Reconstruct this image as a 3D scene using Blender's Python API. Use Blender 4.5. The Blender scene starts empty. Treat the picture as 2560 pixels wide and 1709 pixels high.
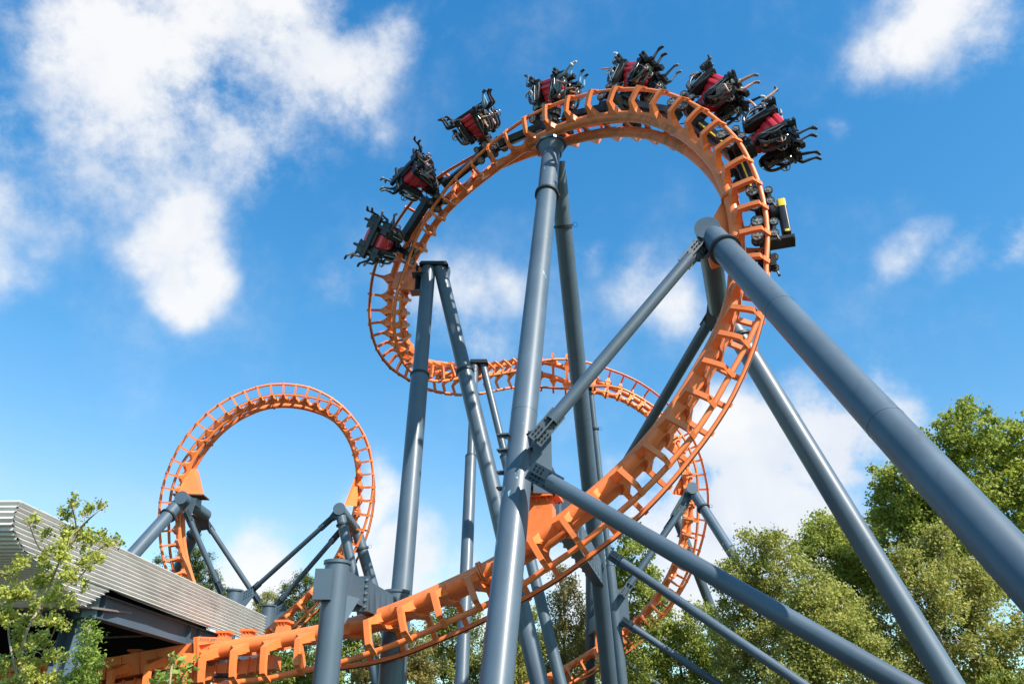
import bpy, bmesh, math, random
import numpy as np
from mathutils import Vector, Matrix, noise as mnoise

R = math.radians
SC = bpy.context.scene

# ------------------------------------------------------------------ camera
F_PX, CXP, CYP = 1991.0, 1280.0, 854.5
PITCH = R(27.9)
CAM = Vector((0, 0, 1.6))
FW = Vector((0, math.cos(PITCH), math.sin(PITCH)))
UP = Vector((0, -math.sin(PITCH), math.cos(PITCH)))
RT = Vector((1, 0, 0))
cd = bpy.data.cameras.new("camera")
cd.sensor_width = 36.0
cd.lens = 28.0
cd.clip_end = 3000
cam = bpy.data.objects.new("camera", cd)
SC.collection.objects.link(cam)
cam.location = CAM
cam.rotation_euler = (R(90) + PITCH, 0, 0)
SC.camera = cam


def ray(px, py):
    """direction (unit depth) through a point measured on a 2560 px wide survey photo"""
    return FW + RT * ((px - CXP) / F_PX) - UP * ((py - CYP) / F_PX)


def at(px, py, d):
    return CAM + ray(px, py) * d


def atz(px, py, z):
    r = ray(px, py)
    return CAM + r * ((z - CAM.z) / r.z)


def aty(px, py, y):
    r = ray(px, py)
    return CAM + r * (y / r.y)


# ------------------------------------------------------------------ light
SUN_EL, SUN_AZ = R(42), R(135)          # azimuth measured from +Y towards +X
sd = Vector((math.sin(SUN_AZ) * math.cos(SUN_EL), math.cos(SUN_AZ) * math.cos(SUN_EL), math.sin(SUN_EL)))
ld = bpy.data.lights.new("sun", 'SUN')
ld.energy = 4.7
ld.angle = R(0.53)
ld.color = (1.0, 0.95, 0.87)
sun = bpy.data.objects.new("sun", ld)
SC.collection.objects.link(sun)
sun.rotation_euler = (-sd).to_track_quat('-Z', 'Y').to_euler()
sun.location = sd * 60

SC.view_settings.view_transform = 'Standard'
SC.view_settings.look = 'None'
SC.view_settings.exposure = 0.82
SC.view_settings.gamma = 1.0
SC.view_settings.use_curve_mapping = False
SC.cycles.use_denoising = True
SC.cycles.max_bounces = 6
SC.cycles.transparent_max_bounces = 8

W = bpy.data.worlds.new("World")
SC.world = W
W.use_nodes = True
nt = W.node_tree
nt.nodes.clear()


def wn(t, **k):
    n = nt.nodes.new(t)
    for a, v in k.items():
        if a.startswith('i_'):
            n.inputs[int(a[2:])].default_value = v
        else:
            setattr(n, a, v)
    return n


def lk(a, b):
    nt.links.new(a, b)


sky = wn('ShaderNodeTexSky', sky_type='NISHITA', sun_disc=False, sun_elevation=SUN_EL, sun_rotation=SUN_AZ,
         air_density=1.0, dust_density=0.25, ozone_density=2.2, altitude=100)
tc = wn('ShaderNodeTexCoord')
hsv = wn('ShaderNodeHueSaturation')
hsv.inputs['Saturation'].default_value = 1.18
hsv.inputs['Value'].default_value = 1.0
lk(sky.outputs[0], hsv.inputs['Color'])
# clouds: soft banks placed by direction, broken up by two octaves of noise
CLOUDS = [  # px, py, radius px, weight
    (230, 80, 230, .85), (470, 160, 260, .95), (700, 120, 260, 1.), (880, 150, 190, 1.05), (970, 70, 140, .9),
    (330, 300, 240, .85), (600, 320, 260, .9), (760, 350, 170, .6), (480, 430, 150, .6), (430, 560, 170, .9), (500, 640, 130, .8),
    (400, 690, 120, .7), (20, 300, 170, .8), (50, 470, 150, .75), (170, 490, 80, .55), (0, 640, 120, .6), (1010, 290, 110, .5),
    (2430, 50, 190, .8), (2250, 90, 110, .55), (2530, 140, 120, .55), (2310, 610, 90, .6), (2520, 620, 120, .85),
    (2080, 290, 60, .42), (1640, 740, 140, .5), (1470, 650, 60, .35), (1150, 770, 140, .5), (1270, 720, 90, .4), (1180, 870, 120, .45),
    (880, 780, 90, .38), (1720, 1260, 200, 1.5), (1880, 1170, 210, 1.8), (2060, 1090, 190, 1.7), (2210, 1010, 120, 1.3), (2090, 990, 80, 1.2),
    (1950, 1330, 260, 1.5), (1680, 1440, 160, 1.3), (2240, 1130, 150, .9),
    (700, 1400, 150, 1.0), (1010, 1440, 130, 1.5), (970, 1290, 90, .6), (620, 1500, 150, .8), (330, 1330, 170, .5),
    (1200, 1500, 170, .6), (1420, 1480, 170, .8), (60, 1180, 60, .2), (590, 1330, 90, .45),
]
acc = None
# gentle domain warp so the banks lose their round outline
wnz = wn('ShaderNodeTexNoise', noise_dimensions='3D')
wnz.inputs['Scale'].default_value = 4.0
wnz.inputs['Detail'].default_value = 7
lk(tc.outputs['Generated'], wnz.inputs['Vector'])
wsub = wn('ShaderNodeVectorMath', operation='SUBTRACT')
lk(wnz.outputs['Color'], wsub.inputs[0])
wsub.inputs[1].default_value = (.5, .5, .5)
wsc = wn('ShaderNodeVectorMath', operation='SCALE')
lk(wsub.outputs[0], wsc.inputs[0])
wsc.inputs['Scale'].default_value = .22
wad = wn('ShaderNodeVectorMath', operation='ADD')
lk(tc.outputs['Generated'], wad.inputs[0])
lk(wsc.outputs[0], wad.inputs[1])
for (px, py, r, w) in CLOUDS:
    c = ray(px, py).normalized()
    d = wn('ShaderNodeVectorMath', operation='DISTANCE')
    lk(wad.outputs[0], d.inputs[0])
    d.inputs[1].default_value = c
    rr = 1.42 * r / F_PX * ray(px, py).length ** -1
    m = wn('ShaderNodeMapRange', interpolation_type='SMOOTHSTEP')
    lk(d.outputs['Value'], m.inputs[0])
    m.inputs[1].default_value = 0
    m.inputs[2].default_value = rr
    m.inputs[3].default_value = w * 1.22
    m.inputs[4].default_value = 0
    if acc is None:
        acc = m.outputs[0]
    else:
        a = wn('ShaderNodeMath', operation='MAXIMUM')
        a.operation = 'SMOOTH_MAX'
        a.inputs[2].default_value = .12
        lk(acc, a.inputs[0])
        lk(m.outputs[0], a.inputs[1])
        acc = a.outputs[0]
n1 = wn('ShaderNodeTexNoise', noise_dimensions='3D')
n1.inputs['Scale'].default_value = 5.2
n1.inputs['Detail'].default_value = 13
n1.inputs['Roughness'].default_value = .64
n1.inputs['Distortion'].default_value = .0
lk(tc.outputs['Generated'], n1.inputs['Vector'])
nm = wn('ShaderNodeMath', operation='MULTIPLY_ADD')
lk(n1.outputs['Fac'], nm.inputs[0])
nm.inputs[1].default_value = 4.6
nm.inputs[2].default_value = -2.25
den = wn('ShaderNodeMath', operation='ADD')
msk = wn('ShaderNodeMath', operation='MULTIPLY_ADD')
lk(acc, msk.inputs[0])
msk.inputs[1].default_value = 1.05
msk.inputs[2].default_value = .22
mm = wn('ShaderNodeMath', operation='MULTIPLY')
lk(nm.outputs[0], mm.inputs[0])
lk(msk.outputs[0], mm.inputs[1])
lk(acc, den.inputs[0])
lk(mm.outputs[0], den.inputs[1])
cov = wn('ShaderNodeMapRange', interpolation_type='SMOOTHSTEP')
lk(den.outputs[0], cov.inputs[0])
cov.inputs[1].default_value = .04
cov.inputs[2].default_value = 1.30
cov.inputs[3].default_value = 0
cov.inputs[4].default_value = .93
# cloud brightness: thicker = whiter, with faint grey bellies
n2 = wn('ShaderNodeTexNoise', noise_dimensions='3D')
n2.inputs['Scale'].default_value = 5.0
n2.inputs['Detail'].default_value = 5
lk(wad.outputs[0], n2.inputs['Vector'])
cr = wn('ShaderNodeValToRGB')
cr.color_ramp.elements[0].position = .36
cr.color_ramp.elements[0].color = (.76, .82, .92, 1)
cr.color_ramp.elements[1].position = .60
cr.color_ramp.elements[1].color = (1.0, 1.0, 1.0, 1)
lk(n2.outputs['Fac'], cr.inputs[0])
bg1 = wn('ShaderNodeBackground')
bg1.inputs['Strength'].default_value = .10
sep = wn('ShaderNodeSeparateColor')
com = wn('ShaderNodeCombineColor')
lk(hsv.outputs[0], sep.inputs[0])
for ch, (g_, k_) in enumerate(((1.7, 1.12), (.95, 1.45), (.7, 2.0))):   # deep polarised blue of the day
    pw = wn('ShaderNodeMath', operation='POWER')
    lk(sep.outputs[ch], pw.inputs[0])
    pw.inputs[1].default_value = g_
    ml = wn('ShaderNodeMath', operation='MULTIPLY')
    lk(pw.outputs[0], ml.inputs[0])
    ml.inputs[1].default_value = k_
    lk(ml.outputs[0], com.inputs[ch])
mn_ = wn('ShaderNodeMath', operation='MINIMUM')          # haze near the horizon stays blue-white
sc_g = wn('ShaderNodeMath', operation='MULTIPLY')
lk(com.inputs[1].links[0].from_socket, sc_g.inputs[0])
sc_g.inputs[1].default_value = .56
lk(com.inputs[0].links[0].from_socket, mn_.inputs[0])
lk(sc_g.outputs[0], mn_.inputs[1])
lk(mn_.outputs[0], com.inputs[0])
lk(com.outputs[0], bg1.inputs['Color'])
bg2 = wn('ShaderNodeBackground')
bg2.inputs['Strength'].default_value = .57
lk(cr.outputs[0], bg2.inputs['Color'])
mx = wn('ShaderNodeMixShader')
lk(cov.outputs[0], mx.inputs[0])
lk(bg1.outputs[0], mx.inputs[1])
lk(bg2.outputs[0], mx.inputs[2])
wo = wn('ShaderNodeOutputWorld')
lk(mx.outputs[0], wo.inputs['Surface'])

# ------------------------------------------------------------------ materials


def mat(name, col, rough=.5, metal=0., var=.0, vscale=2., dirt=None, coat=0., trans=0., spec=.5, bump=0., bscale=30.):
    m = bpy.data.materials.new(name)
    m.use_nodes = True
    t = m.node_tree
    p = t.nodes['Principled BSDF']
    p.inputs['Roughness'].default_value = rough
    p.inputs['Metallic'].default_value = metal
    p.inputs['Coat Weight'].default_value = coat
    p.inputs['Coat Roughness'].default_value = .25
    p.inputs['Specular IOR Level'].default_value = spec
    col = (*col, 1)
    p.inputs['Base Color'].default_value = col
    g = t.nodes.new('ShaderNodeNewGeometry')
    last = None
    if var > 0:
        nz = t.nodes.new('ShaderNodeTexNoise')
        nz.inputs['Scale'].default_value = vscale
        nz.inputs['Detail'].default_value = 6
        nz.inputs['Roughness'].default_value = .6
        t.links.new(g.outputs['Position'], nz.inputs['Vector'])
        r = t.nodes.new('ShaderNodeValToRGB')
        r.color_ramp.elements[0].position = .3
        r.color_ramp.elements[0].color = tuple(c * (1 - var) for c in col[:3]) + (1,)
        r.color_ramp.elements[1].position = .7
        r.color_ramp.elements[1].color = tuple(min(1, c * (1 + var)) for c in col[:3]) + (1,)
        t.links.new(nz.outputs['Fac'], r.inputs[0])
        last = r.outputs[0]
        rm = t.nodes.new('ShaderNodeMapRange')
        rm.inputs[3].default_value = rough - .07
        rm.inputs[4].default_value = rough + .1
        t.links.new(nz.outputs['Fac'], rm.inputs[0])
        t.links.new(rm.outputs[0], p.inputs['Roughness'])
    if dirt:
        dcol, dscale, lo, hi, stretch = dirt
        mp = t.nodes.new('ShaderNodeMapping')
        mp.inputs['Scale'].default_value = stretch
        t.links.new(g.outputs['Position'], mp.inputs['Vector'])
        nz = t.nodes.new('ShaderNodeTexNoise')
        nz.inputs['Scale'].default_value = dscale
        nz.inputs['Detail'].default_value = 8
        nz.inputs['Roughness'].default_value = .7
        t.links.new(mp.outputs[0], nz.inputs['Vector'])
        mr = t.nodes.new('ShaderNodeMapRange')
        mr.inputs[1].default_value = lo
        mr.inputs[2].default_value = hi
        t.links.new(nz.outputs['Fac'], mr.inputs[0])
        mixn = t.nodes.new('ShaderNodeMix')
        mixn.data_type = 'RGBA'
        t.links.new(mr.outputs[0], mixn.inputs[0])
        if last:
            t.links.new(last, mixn.inputs[6])
        else:
            mixn.inputs[6].default_value = col
        mixn.inputs[7].default_value = (*dcol, 1)
        last = mixn.outputs[2]
    if last:
        t.links.new(last, p.inputs['Base Color'])
    if bump > 0:
        nb = t.nodes.new('ShaderNodeTexNoise')
        nb.inputs['Scale'].default_value = bscale
        nb.inputs['Detail'].default_value = 4
        t.links.new(g.outputs['Position'], nb.inputs['Vector'])
        b = t.nodes.new('ShaderNodeBump')
        b.inputs['Strength'].default_value = bump
        b.inputs['Distance'].default_value = .02
        t.links.new(nb.outputs['Fac'], b.inputs['Height'])
        t.links.new(b.outputs[0], p.inputs['Normal'])
    return m


M = {}
M['orange'] = mat('orange_paint', (.80, .205, .054), .46, var=.1, vscale=1.3,
                  dirt=((.26, .12, .045), 2.2, .56, .80, (1, 1, 1)), coat=.12)
M['orange_algae'] = mat('orange_paint_algae', (.72, .18, .045), .5, var=.12, vscale=1.2,
                        dirt=((.17, .10, .03), 3.2, .44, .74, (1, 1, 1.6)))
M['steel'] = mat('blue_grey_paint', (.062, .094, .128), .48, var=.16, vscale=.8,
                 dirt=((.035, .045, .05), 1.3, .58, .80, (3, 3, .35)), coat=.22, bump=.05, bscale=6)
M['steel_worn'] = mat('blue_grey_paint_chipped', (.066, .099, .134), .48, var=.16, vscale=.8,
                      dirt=((.30, .50, .60), .75, .635, .65, (3.2, 3.2, .42)), coat=.3)
M['steelm'] = mat('darker_blue_grey', (.040, .062, .085), .5, var=.25, vscale=3)  # darker copy of the blue-grey, used on the splice plates
M['steeld'] = mat('flange_paint', (.03, .042, .055), .5, var=.3, vscale=4)
M['bolt'] = mat('dark_bolts', (.03, .03, .035), .5, metal=.6)
M['boltl'] = mat('zinc_bolts', (.42, .43, .42), .4, metal=.8)
M['rust'] = mat('rusty_flange', (.10, .045, .03), .8, var=.4, vscale=8)
M['black'] = mat('black_plastic', (.012, .012, .014), .38, var=.2, vscale=6)
M['chassis'] = mat('dark_chassis', (.028, .027, .03), .45, metal=.3, var=.4, vscale=5, dirt=((.09, .055, .03), 4., .55, .75, (1, 1, 1)))
M['greymetal'] = mat('grey_metal', (.22, .22, .22), .35, metal=.7, var=.3, vscale=10)
M['red'] = mat('red_shell', (.62, .028, .045), .28, var=.08, vscale=3, coat=.5)
M['yellow'] = mat('yellow_paint', (.70, .52, .03), .5, var=.1)
M['wheel'] = mat('wheel_tyre', (.02, .02, .02), .6)
M['hub'] = mat('wheel_hub', (.30, .28, .25), .4, metal=.6, var=.3, vscale=15)

# ------------------------------------------------------------------ mesh helpers


class MB:
    def __init__(s):
        s.v = []
        s.f = []
        s.mi = []
        s.cur = 0

    def add(s, vs, fs):
        n = len(s.v)
        s.v.extend(tuple(x) for x in vs)
        s.f.extend(tuple(i + n for i in f) for f in fs)
        s.mi.extend([s.cur] * len(fs))

    def rings(s, rs, cap=True, closed=False):
        n = len(rs[0])
        vs = [p for r in rs for p in r]
        fs = []
        k = len(rs)
        for i in range(k if closed else k - 1):
            a, b = i * n, ((i + 1) % k) * n
            for j in range(n):
                j2 = (j + 1) % n
                fs.append((a + j, a + j2, b + j2, b + j))
        if cap and not closed:
            fs.append(tuple(range(n - 1, -1, -1)))
            fs.append(tuple((k - 1) * n + j for j in range(n)))
        s.add(vs, fs)

    def tube(s, p0, p1, r0, r1=None, seg=24, cap=True):
        r1 = r0 if r1 is None else r1
        p0, p1 = Vector(p0), Vector(p1)
        d = (p1 - p0).normalized()
        a = d.orthogonal().normalized()
        b = d.cross(a)
        rs = []
        for p, r in ((p0, r0), (p1, r1)):
            rs.append([p + (a * math.cos(t) + b * math.sin(t)) * r for t in [2 * math.pi * i / seg for i in range(seg)]])
        s.rings(rs, cap)

    def path(s, pts, rad, seg=12, cap=True, frames=None):
        pts = [Vector(p) for p in pts]
        n = len(pts)
        rs = []
        a = None
        for i in range(n):
            d = (pts[min(i + 1, n - 1)] - pts[max(i - 1, 0)]).normalized()
            if a is None:
                a = d.orthogonal().normalized()
            a = (a - d * a.dot(d)).normalized()
            b = d.cross(a)
            r = rad[i] if isinstance(rad, (list, tuple)) else rad
            rs.append([pts[i] + (a * math.cos(t) + b * math.sin(t)) * r for t in [2 * math.pi * j / seg for j in range(seg)]])
        s.rings(rs, cap)

    def box(s, c, x, y, z):
        """c centre, x,y,z half extent vectors"""
        c, x, y, z = Vector(c), Vector(x), Vector(y), Vector(z)
        vs = [c + x * i + y * j + z * k for i in (-1, 1) for j in (-1, 1) for k in (-1, 1)]
        s.add(vs, [(0, 1, 3, 2), (4, 6, 7, 5), (0, 4, 5, 1), (2, 3, 7, 6), (0, 2, 6, 4), (1, 5, 7, 3)])

    def beam(s, p0, p1, w, h, up=(0, 0, 1), w1=None, h1=None):
        p0, p1 = Vector(p0), Vector(p1)
        d = (p1 - p0).normalized()
        sd_ = d.cross(Vector(up)).normalized()
        u = sd_.cross(d)
        w1 = w if w1 is None else w1
        h1 = h if h1 is None else h1
        rs = [[p + sd_ * (a * ww / 2) + u * (b * hh / 2) for a, b in ((-1, -1), (1, -1), (1, 1), (-1, 1))]
              for p, ww, hh in ((p0, w, h), (p1, w1, h1))]
        s.rings(rs)

    def prism(s, poly, off):
        """polygon points, extruded by +-off"""
        off = Vector(off)
        s.rings([[Vector(p) - off for p in poly], [Vector(p) + off for p in poly]])

    def ico(s, c, r, sub=1, sq=(1, 1, 1)):
        bm = bmesh.new()
        bmesh.ops.create_icosphere(bm, subdivisions=sub, radius=1)
        bm.verts.ensure_lookup_table()
        vs = [Vector((v.co.x * sq[0] * r, v.co.y * sq[1] * r, v.co.z * sq[2] * r)) + Vector(c) for v in bm.verts]
        fs = [tuple(v.index for v in f.verts) for f in bm.faces]
        bm.free()
        s.add(vs, fs)

    def bolts(s, c, d, r, n, size=.025, ph=0.):
        d = Vector(d).normalized()
        a = d.orthogonal().normalized()
        b = d.cross(a)
        for i in range(n):
            t = 2 * math.pi * (i + ph) / n
            p = Vector(c) + (a * math.cos(t) + b * math.sin(t)) * r
            s.tube(p - d * size * 1.6, p + d * size * 1.6, size, seg=6)

    def mesh(s, name, mats, smooth=True, ang=35):
        me = bpy.data.meshes.new(name)
        me.from_pydata(s.v, [], s.f)
        for m in (mats if isinstance(mats, (list, tuple)) else [mats]):
            me.materials.append(m)
        if len(me.materials) > 1:
            me.polygons.foreach_set('material_index', s.mi)
        bm = bmesh.new()
        bm.from_mesh(me)
        bmesh.ops.recalc_face_normals(bm, faces=bm.faces)
        bm.to_mesh(me)
        bm.free()
        if smooth:
            me.shade_smooth()
            me.set_sharp_from_angle(angle=R(ang))
        me.update()
        return me

    def pieces(s):
        n = len(s.v)
        par = list(range(n))

        def find(a):
            while par[a] != a:
                par[a] = par[par[a]]
                a = par[a]
            return a
        for f in s.f:
            r0 = find(f[0])
            for i in f[1:]:
                par[find(i)] = r0
        isl = {}
        for i in range(n):
            isl.setdefault(find(i), []).append(i)
        ks = list(isl)
        if len(ks) < 2 or len(ks) > 400:
            return None
        V = np.array([tuple(v) for v in s.v])
        lo = np.array([V[isl[k]].min(0) for k in ks]) * .75
        hi = np.array([V[isl[k]].max(0) for k in ks]) * .75
        size = (hi - lo).max(1)
        gap = np.maximum(0, np.maximum(lo[:, None] - hi[None], lo[None] - hi[:, None]))
        near = np.sqrt((gap ** 2).sum(2)) <= np.maximum(.015, .45 * np.maximum(size[:, None], size[None]))
        grp = list(range(len(ks)))
        for i in range(len(ks)):
            for j in np.nonzero(near[i])[0]:
                a, b = grp[i], grp[j]
                if a != b:
                    grp = [a if g == b else g for g in grp]
        if len(set(grp)) < 2:
            return None
        root2g = {k: g for k, g in zip(ks, grp)}
        out = {}
        for f, m in zip(s.f, s.mi):
            g = root2g[find(f[0])]
            mb_, mp = out.setdefault(g, (MB(), {}))
            for i in f:
                if i not in mp:
                    mp[i] = len(mb_.v)
                    mb_.v.append(s.v[i])
            mb_.f.append(tuple(mp[i] for i in f))
            mb_.mi.append(m)
        return [m for m, _ in out.values()]

    def build(s, name, mats, parent=None, smooth=True, ang=35, label=None, split=True):
        ps = s.pieces() if split and parent is not None else None
        if ps:
            for q in ps:
                o = link(name, q.mesh(name, mats, smooth, ang), parent, label)
            return o
        return link(name, s.mesh(name, mats, smooth, ang), parent, label)


def link(name, data, parent=None, label=None):
    o = bpy.data.objects.new(name, data)
    SC.collection.objects.link(o)
    if parent is not None:
        o.parent = parent
        o.matrix_parent_inverse = WM[parent].inverted()
        WM[o] = Matrix.Identity(4)
    if label:
        o['label'] = label
    return o


WM = {}


def thing(name, label, cat, loc=(0, 0, 0), group=None, mtx=None):
    o = bpy.data.objects.new(name, None)
    SC.collection.objects.link(o)
    m = mtx if mtx is not None else Matrix.Translation(Vector(loc))
    o.matrix_world = m
    WM[o] = m.copy()
    o.empty_display_size = .3
    o['label'] = label
    o['category'] = cat
    if group:
        o['group'] = group
    return o


def tag(o, label=None, cat=None, group=None, kind=None):
    if label:
        o['label'] = label
    if cat:
        o['category'] = cat
    if group:
        o['group'] = group
    if kind:
        o['kind'] = kind
    return o

MAIN_DATA = """-7.69,22.73,3.41,-0.165,-0.116,0.979;-6.85,22.68,3.55,-0.156,-0.124,0.98;-5.97,22.53,3.66,-0.15,-0.153,0.977;-5.05,22.33,3.77,-0.149,-0.0939,0.984;-4.10,22.09,3.90,-0.192,-0.0434,0.981;-3.18,21.84,4.11,-0.26,0.00647,0.966;-2.30,21.61,4.39,-0.321,0.0107,0.947;-1.44,21.38,4.71,-0.358,0.0252,0.933;-0.584,21.17,5.06,-0.402,0.0183,0.916;0.249,20.96,5.45,-0.454,0.0272,0.89;1.06,20.76,5.91,-0.501,0.0647,0.863;1.87,20.55,6.42,-0.549,0.0629,0.833;2.65,20.36,6.99,-0.589,0.104,0.801;3.40,20.19,7.60,-0.644,0.113,0.757;4.09,20.05,8.26,-0.7,0.116,0.705;4.74,19.93,8.98,-0.751,0.125,0.648;5.35,19.84,9.76,-0.791,0.166,0.589;5.91,19.75,10.59,-0.816,0.205,0.541;6.42,19.68,11.43,-0.852,0.188,0.489;6.84,19.60,12.26,-0.895,0.179,0.409;7.16,19.55,13.11,-0.929,0.203,0.311;7.39,19.50,13.99,-0.93,0.306,0.202;7.53,19.49,14.90,-0.953,0.281,0.113;7.61,19.51,15.82,-0.957,0.288,0.0378;7.62,19.55,16.74,-0.946,0.321,-0.0523;7.55,19.63,17.66,-0.919,0.355,-0.173;7.36,19.76,18.55,-0.896,0.327,-0.3;7.08,19.97,19.41,-0.852,0.325,-0.41;6.73,20.25,20.25,-0.808,0.31,-0.502;6.30,20.60,21.07,-0.757,0.289,-0.586;5.79,21.02,21.85,-0.696,0.258,-0.67;5.18,21.52,22.58,-0.612,0.242,-0.753;4.50,22.10,23.24,-0.509,0.243,-0.826;3.75,22.77,23.83,-0.408,0.227,-0.884;2.95,23.49,24.31,-0.306,0.205,-0.93;2.09,24.22,24.69,-0.173,0.223,-0.959;1.20,24.93,24.96,0.0123,0.299,-0.954;0.291,25.59,25.10,0.243,0.426,-0.871;-0.609,26.21,25.09,0.432,0.525,-0.733;-1.47,26.83,24.95,0.561,0.6,-0.57;-2.30,27.46,24.73,0.636,0.639,-0.433;-3.09,28.11,24.46,0.691,0.685,-0.231;-3.83,28.79,24.09,0.703,0.711,-0.0222;-4.48,29.46,23.58,0.667,0.735,0.126;-5.02,30.07,22.93,0.601,0.772,0.207;-5.46,30.60,22.17,0.51,0.816,0.272;-5.76,31.05,21.38,0.514,0.807,0.29;-5.94,31.46,20.65,0.602,0.735,0.312;-6.01,31.83,20.02,0.64,0.657,0.398;-6.01,32.22,19.49,0.664,0.555,0.501;-5.93,32.63,19.03,0.663,0.439,0.607;-5.79,33.08,18.63,0.656,0.281,0.701;-5.55,33.55,18.31,0.588,0.0835,0.804;-5.22,34.09,18.11,0.446,-0.116,0.887;-4.80,34.70,18.08,0.287,-0.256,0.923;-4.34,35.41,18.20,0.11,-0.304,0.946;-3.87,36.18,18.44,-0.103,-0.275,0.956;-3.42,37.01,18.76,-0.293,-0.217,0.931;-2.99,37.86,19.11,-0.399,-0.182,0.899;-2.58,38.72,19.48,-0.473,-0.155,0.868;-2.15,39.56,19.87,-0.53,-0.126,0.839;-1.69,40.37,20.29,-0.565,-0.0935,0.819;-1.19,41.13,20.71,-0.578,-0.0605,0.814;-0.645,41.80,21.14,-0.568,-0.0297,0.823;-0.0672,42.37,21.53,-0.538,-0.00221,0.843;0.511,42.80,21.88,-0.505,0.116,0.855;1.11,43.07,22.13,-0.376,0.359,0.854;1.76,43.18,22.27,-0.128,0.604,0.787;2.46,43.16,22.29,0.0672,0.781,0.621;3.24,43.07,22.24,0.137,0.936,0.323;4.08,42.97,22.16,0.105,0.994,-0.00695;4.94,42.89,22.04,0.00701,0.955,-0.296;5.79,42.87,21.87,-0.136,0.866,-0.48;6.60,42.92,21.63,-0.282,0.805,-0.521;7.35,43.04,21.30,-0.392,0.777,-0.492;8.04,43.20,20.91,-0.47,0.75,-0.465;8.67,43.35,20.46,-0.537,0.721,-0.438;9.25,43.50,19.94,-0.608,0.68,-0.409;9.75,43.64,19.35,-0.682,0.632,-0.368;10.18,43.78,18.69,-0.754,0.583,-0.304;10.52,43.92,17.97,-0.814,0.541,-0.214;10.76,44.08,17.21,-0.851,0.514,-0.104;10.92,44.27,16.41,-0.874,0.486,0.00946;10.98,44.50,15.58,-0.853,0.505,0.13;10.96,44.77,14.72,-0.845,0.488,0.22;10.87,45.07,13.87,-0.864,0.419,0.279;10.72,45.40,13.04,-0.877,0.339,0.34;10.51,45.78,12.24,-0.875,0.254,0.413;10.20,46.20,11.45,-0.847,0.196,0.494;9.81,46.65,10.69,-0.809,0.154,0.567;9.34,47.11,9.97,-0.774,0.116,0.623;8.80,47.54,9.28,-0.731,0.0981,0.675;8.21,47.94,8.63,-0.661,0.116,0.741;7.56,48.30,8.05,-0.579,0.121,0.806;6.82,48.60,7.53,-0.511,0.117,0.852;6.00,48.85,7.04,-0.481,0.0973,0.871;5.15,49.01,6.56,-0.469,0.0754,0.88;4.29,49.12,6.10,-0.45,0.0701,0.89;3.43,49.16,5.68,-0.442,-0.0139,0.897"""
LOOP_DATA = """-13.16,48.30,7.91,-0.68,-0.137,0.72;-12.46,48.30,8.57,-0.692,-0.117,0.713;-11.78,48.31,9.25,-0.716,-0.111,0.689;-11.13,48.31,9.95,-0.75,-0.0977,0.655;-10.51,48.29,10.69,-0.794,-0.0849,0.602;-9.96,48.22,11.47,-0.845,-0.0733,0.53;-9.50,48.10,12.29,-0.894,-0.0638,0.443;-9.12,47.93,13.14,-0.933,-0.0605,0.355;-8.82,47.73,14.00,-0.96,-0.0669,0.271;-8.61,47.52,14.86,-0.981,-0.08,0.178;-8.48,47.28,15.69,-0.992,-0.102,0.0699;-8.44,47.03,16.49,-0.992,-0.122,-0.0448;-8.49,46.76,17.26,-0.98,-0.126,-0.151;-8.61,46.49,18.00,-0.963,-0.104,-0.247;-8.80,46.20,18.72,-0.933,-0.0804,-0.351;-9.08,45.91,19.38,-0.888,-0.0252,-0.459;-9.44,45.62,19.98,-0.821,0.0628,-0.567;-9.89,45.33,20.50,-0.72,0.129,-0.682;-10.43,45.07,20.93,-0.585,0.148,-0.798;-11.05,44.82,21.26,-0.434,0.133,-0.891;-11.72,44.60,21.48,-0.285,0.0849,-0.955;-12.42,44.40,21.63,-0.15,0.0446,-0.988;-13.13,44.21,21.68,-0.0312,0.0537,-0.998;-13.84,44.03,21.65,0.0922,0.0746,-0.993;-14.55,43.86,21.52,0.229,0.0902,-0.969;-15.24,43.71,21.29,0.368,0.113,-0.923;-15.91,43.59,20.94,0.492,0.122,-0.862;-16.54,43.47,20.51,0.595,0.117,-0.795;-17.11,43.39,20.02,0.679,0.11,-0.726;-17.62,43.36,19.49,0.749,0.0938,-0.656;-18.08,43.37,18.91,0.802,0.0974,-0.59;-18.50,43.42,18.29,0.849,0.108,-0.518;-18.88,43.50,17.62,0.893,0.119,-0.434;-19.20,43.61,16.92,0.931,0.148,-0.334;-19.43,43.75,16.20,0.962,0.155,-0.225;-19.59,43.93,15.47,0.983,0.143,-0.114;-19.66,44.15,14.72,0.994,0.111,-0.00851;-19.65,44.39,13.95,0.993,0.0863,0.0821;-19.58,44.64,13.17,0.984,0.0808,0.157;-19.44,44.86,12.37,0.968,0.0884,0.236;-19.23,45.09,11.59,0.941,0.0946,0.325;-18.94,45.32,10.80,0.925,0.0957,0.368"""

# ------------------------------------------------------------------ track
G2, HS, SP2 = .875, .87, .42             # half gauge, rail-to-spine distance, half spine spacing


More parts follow.
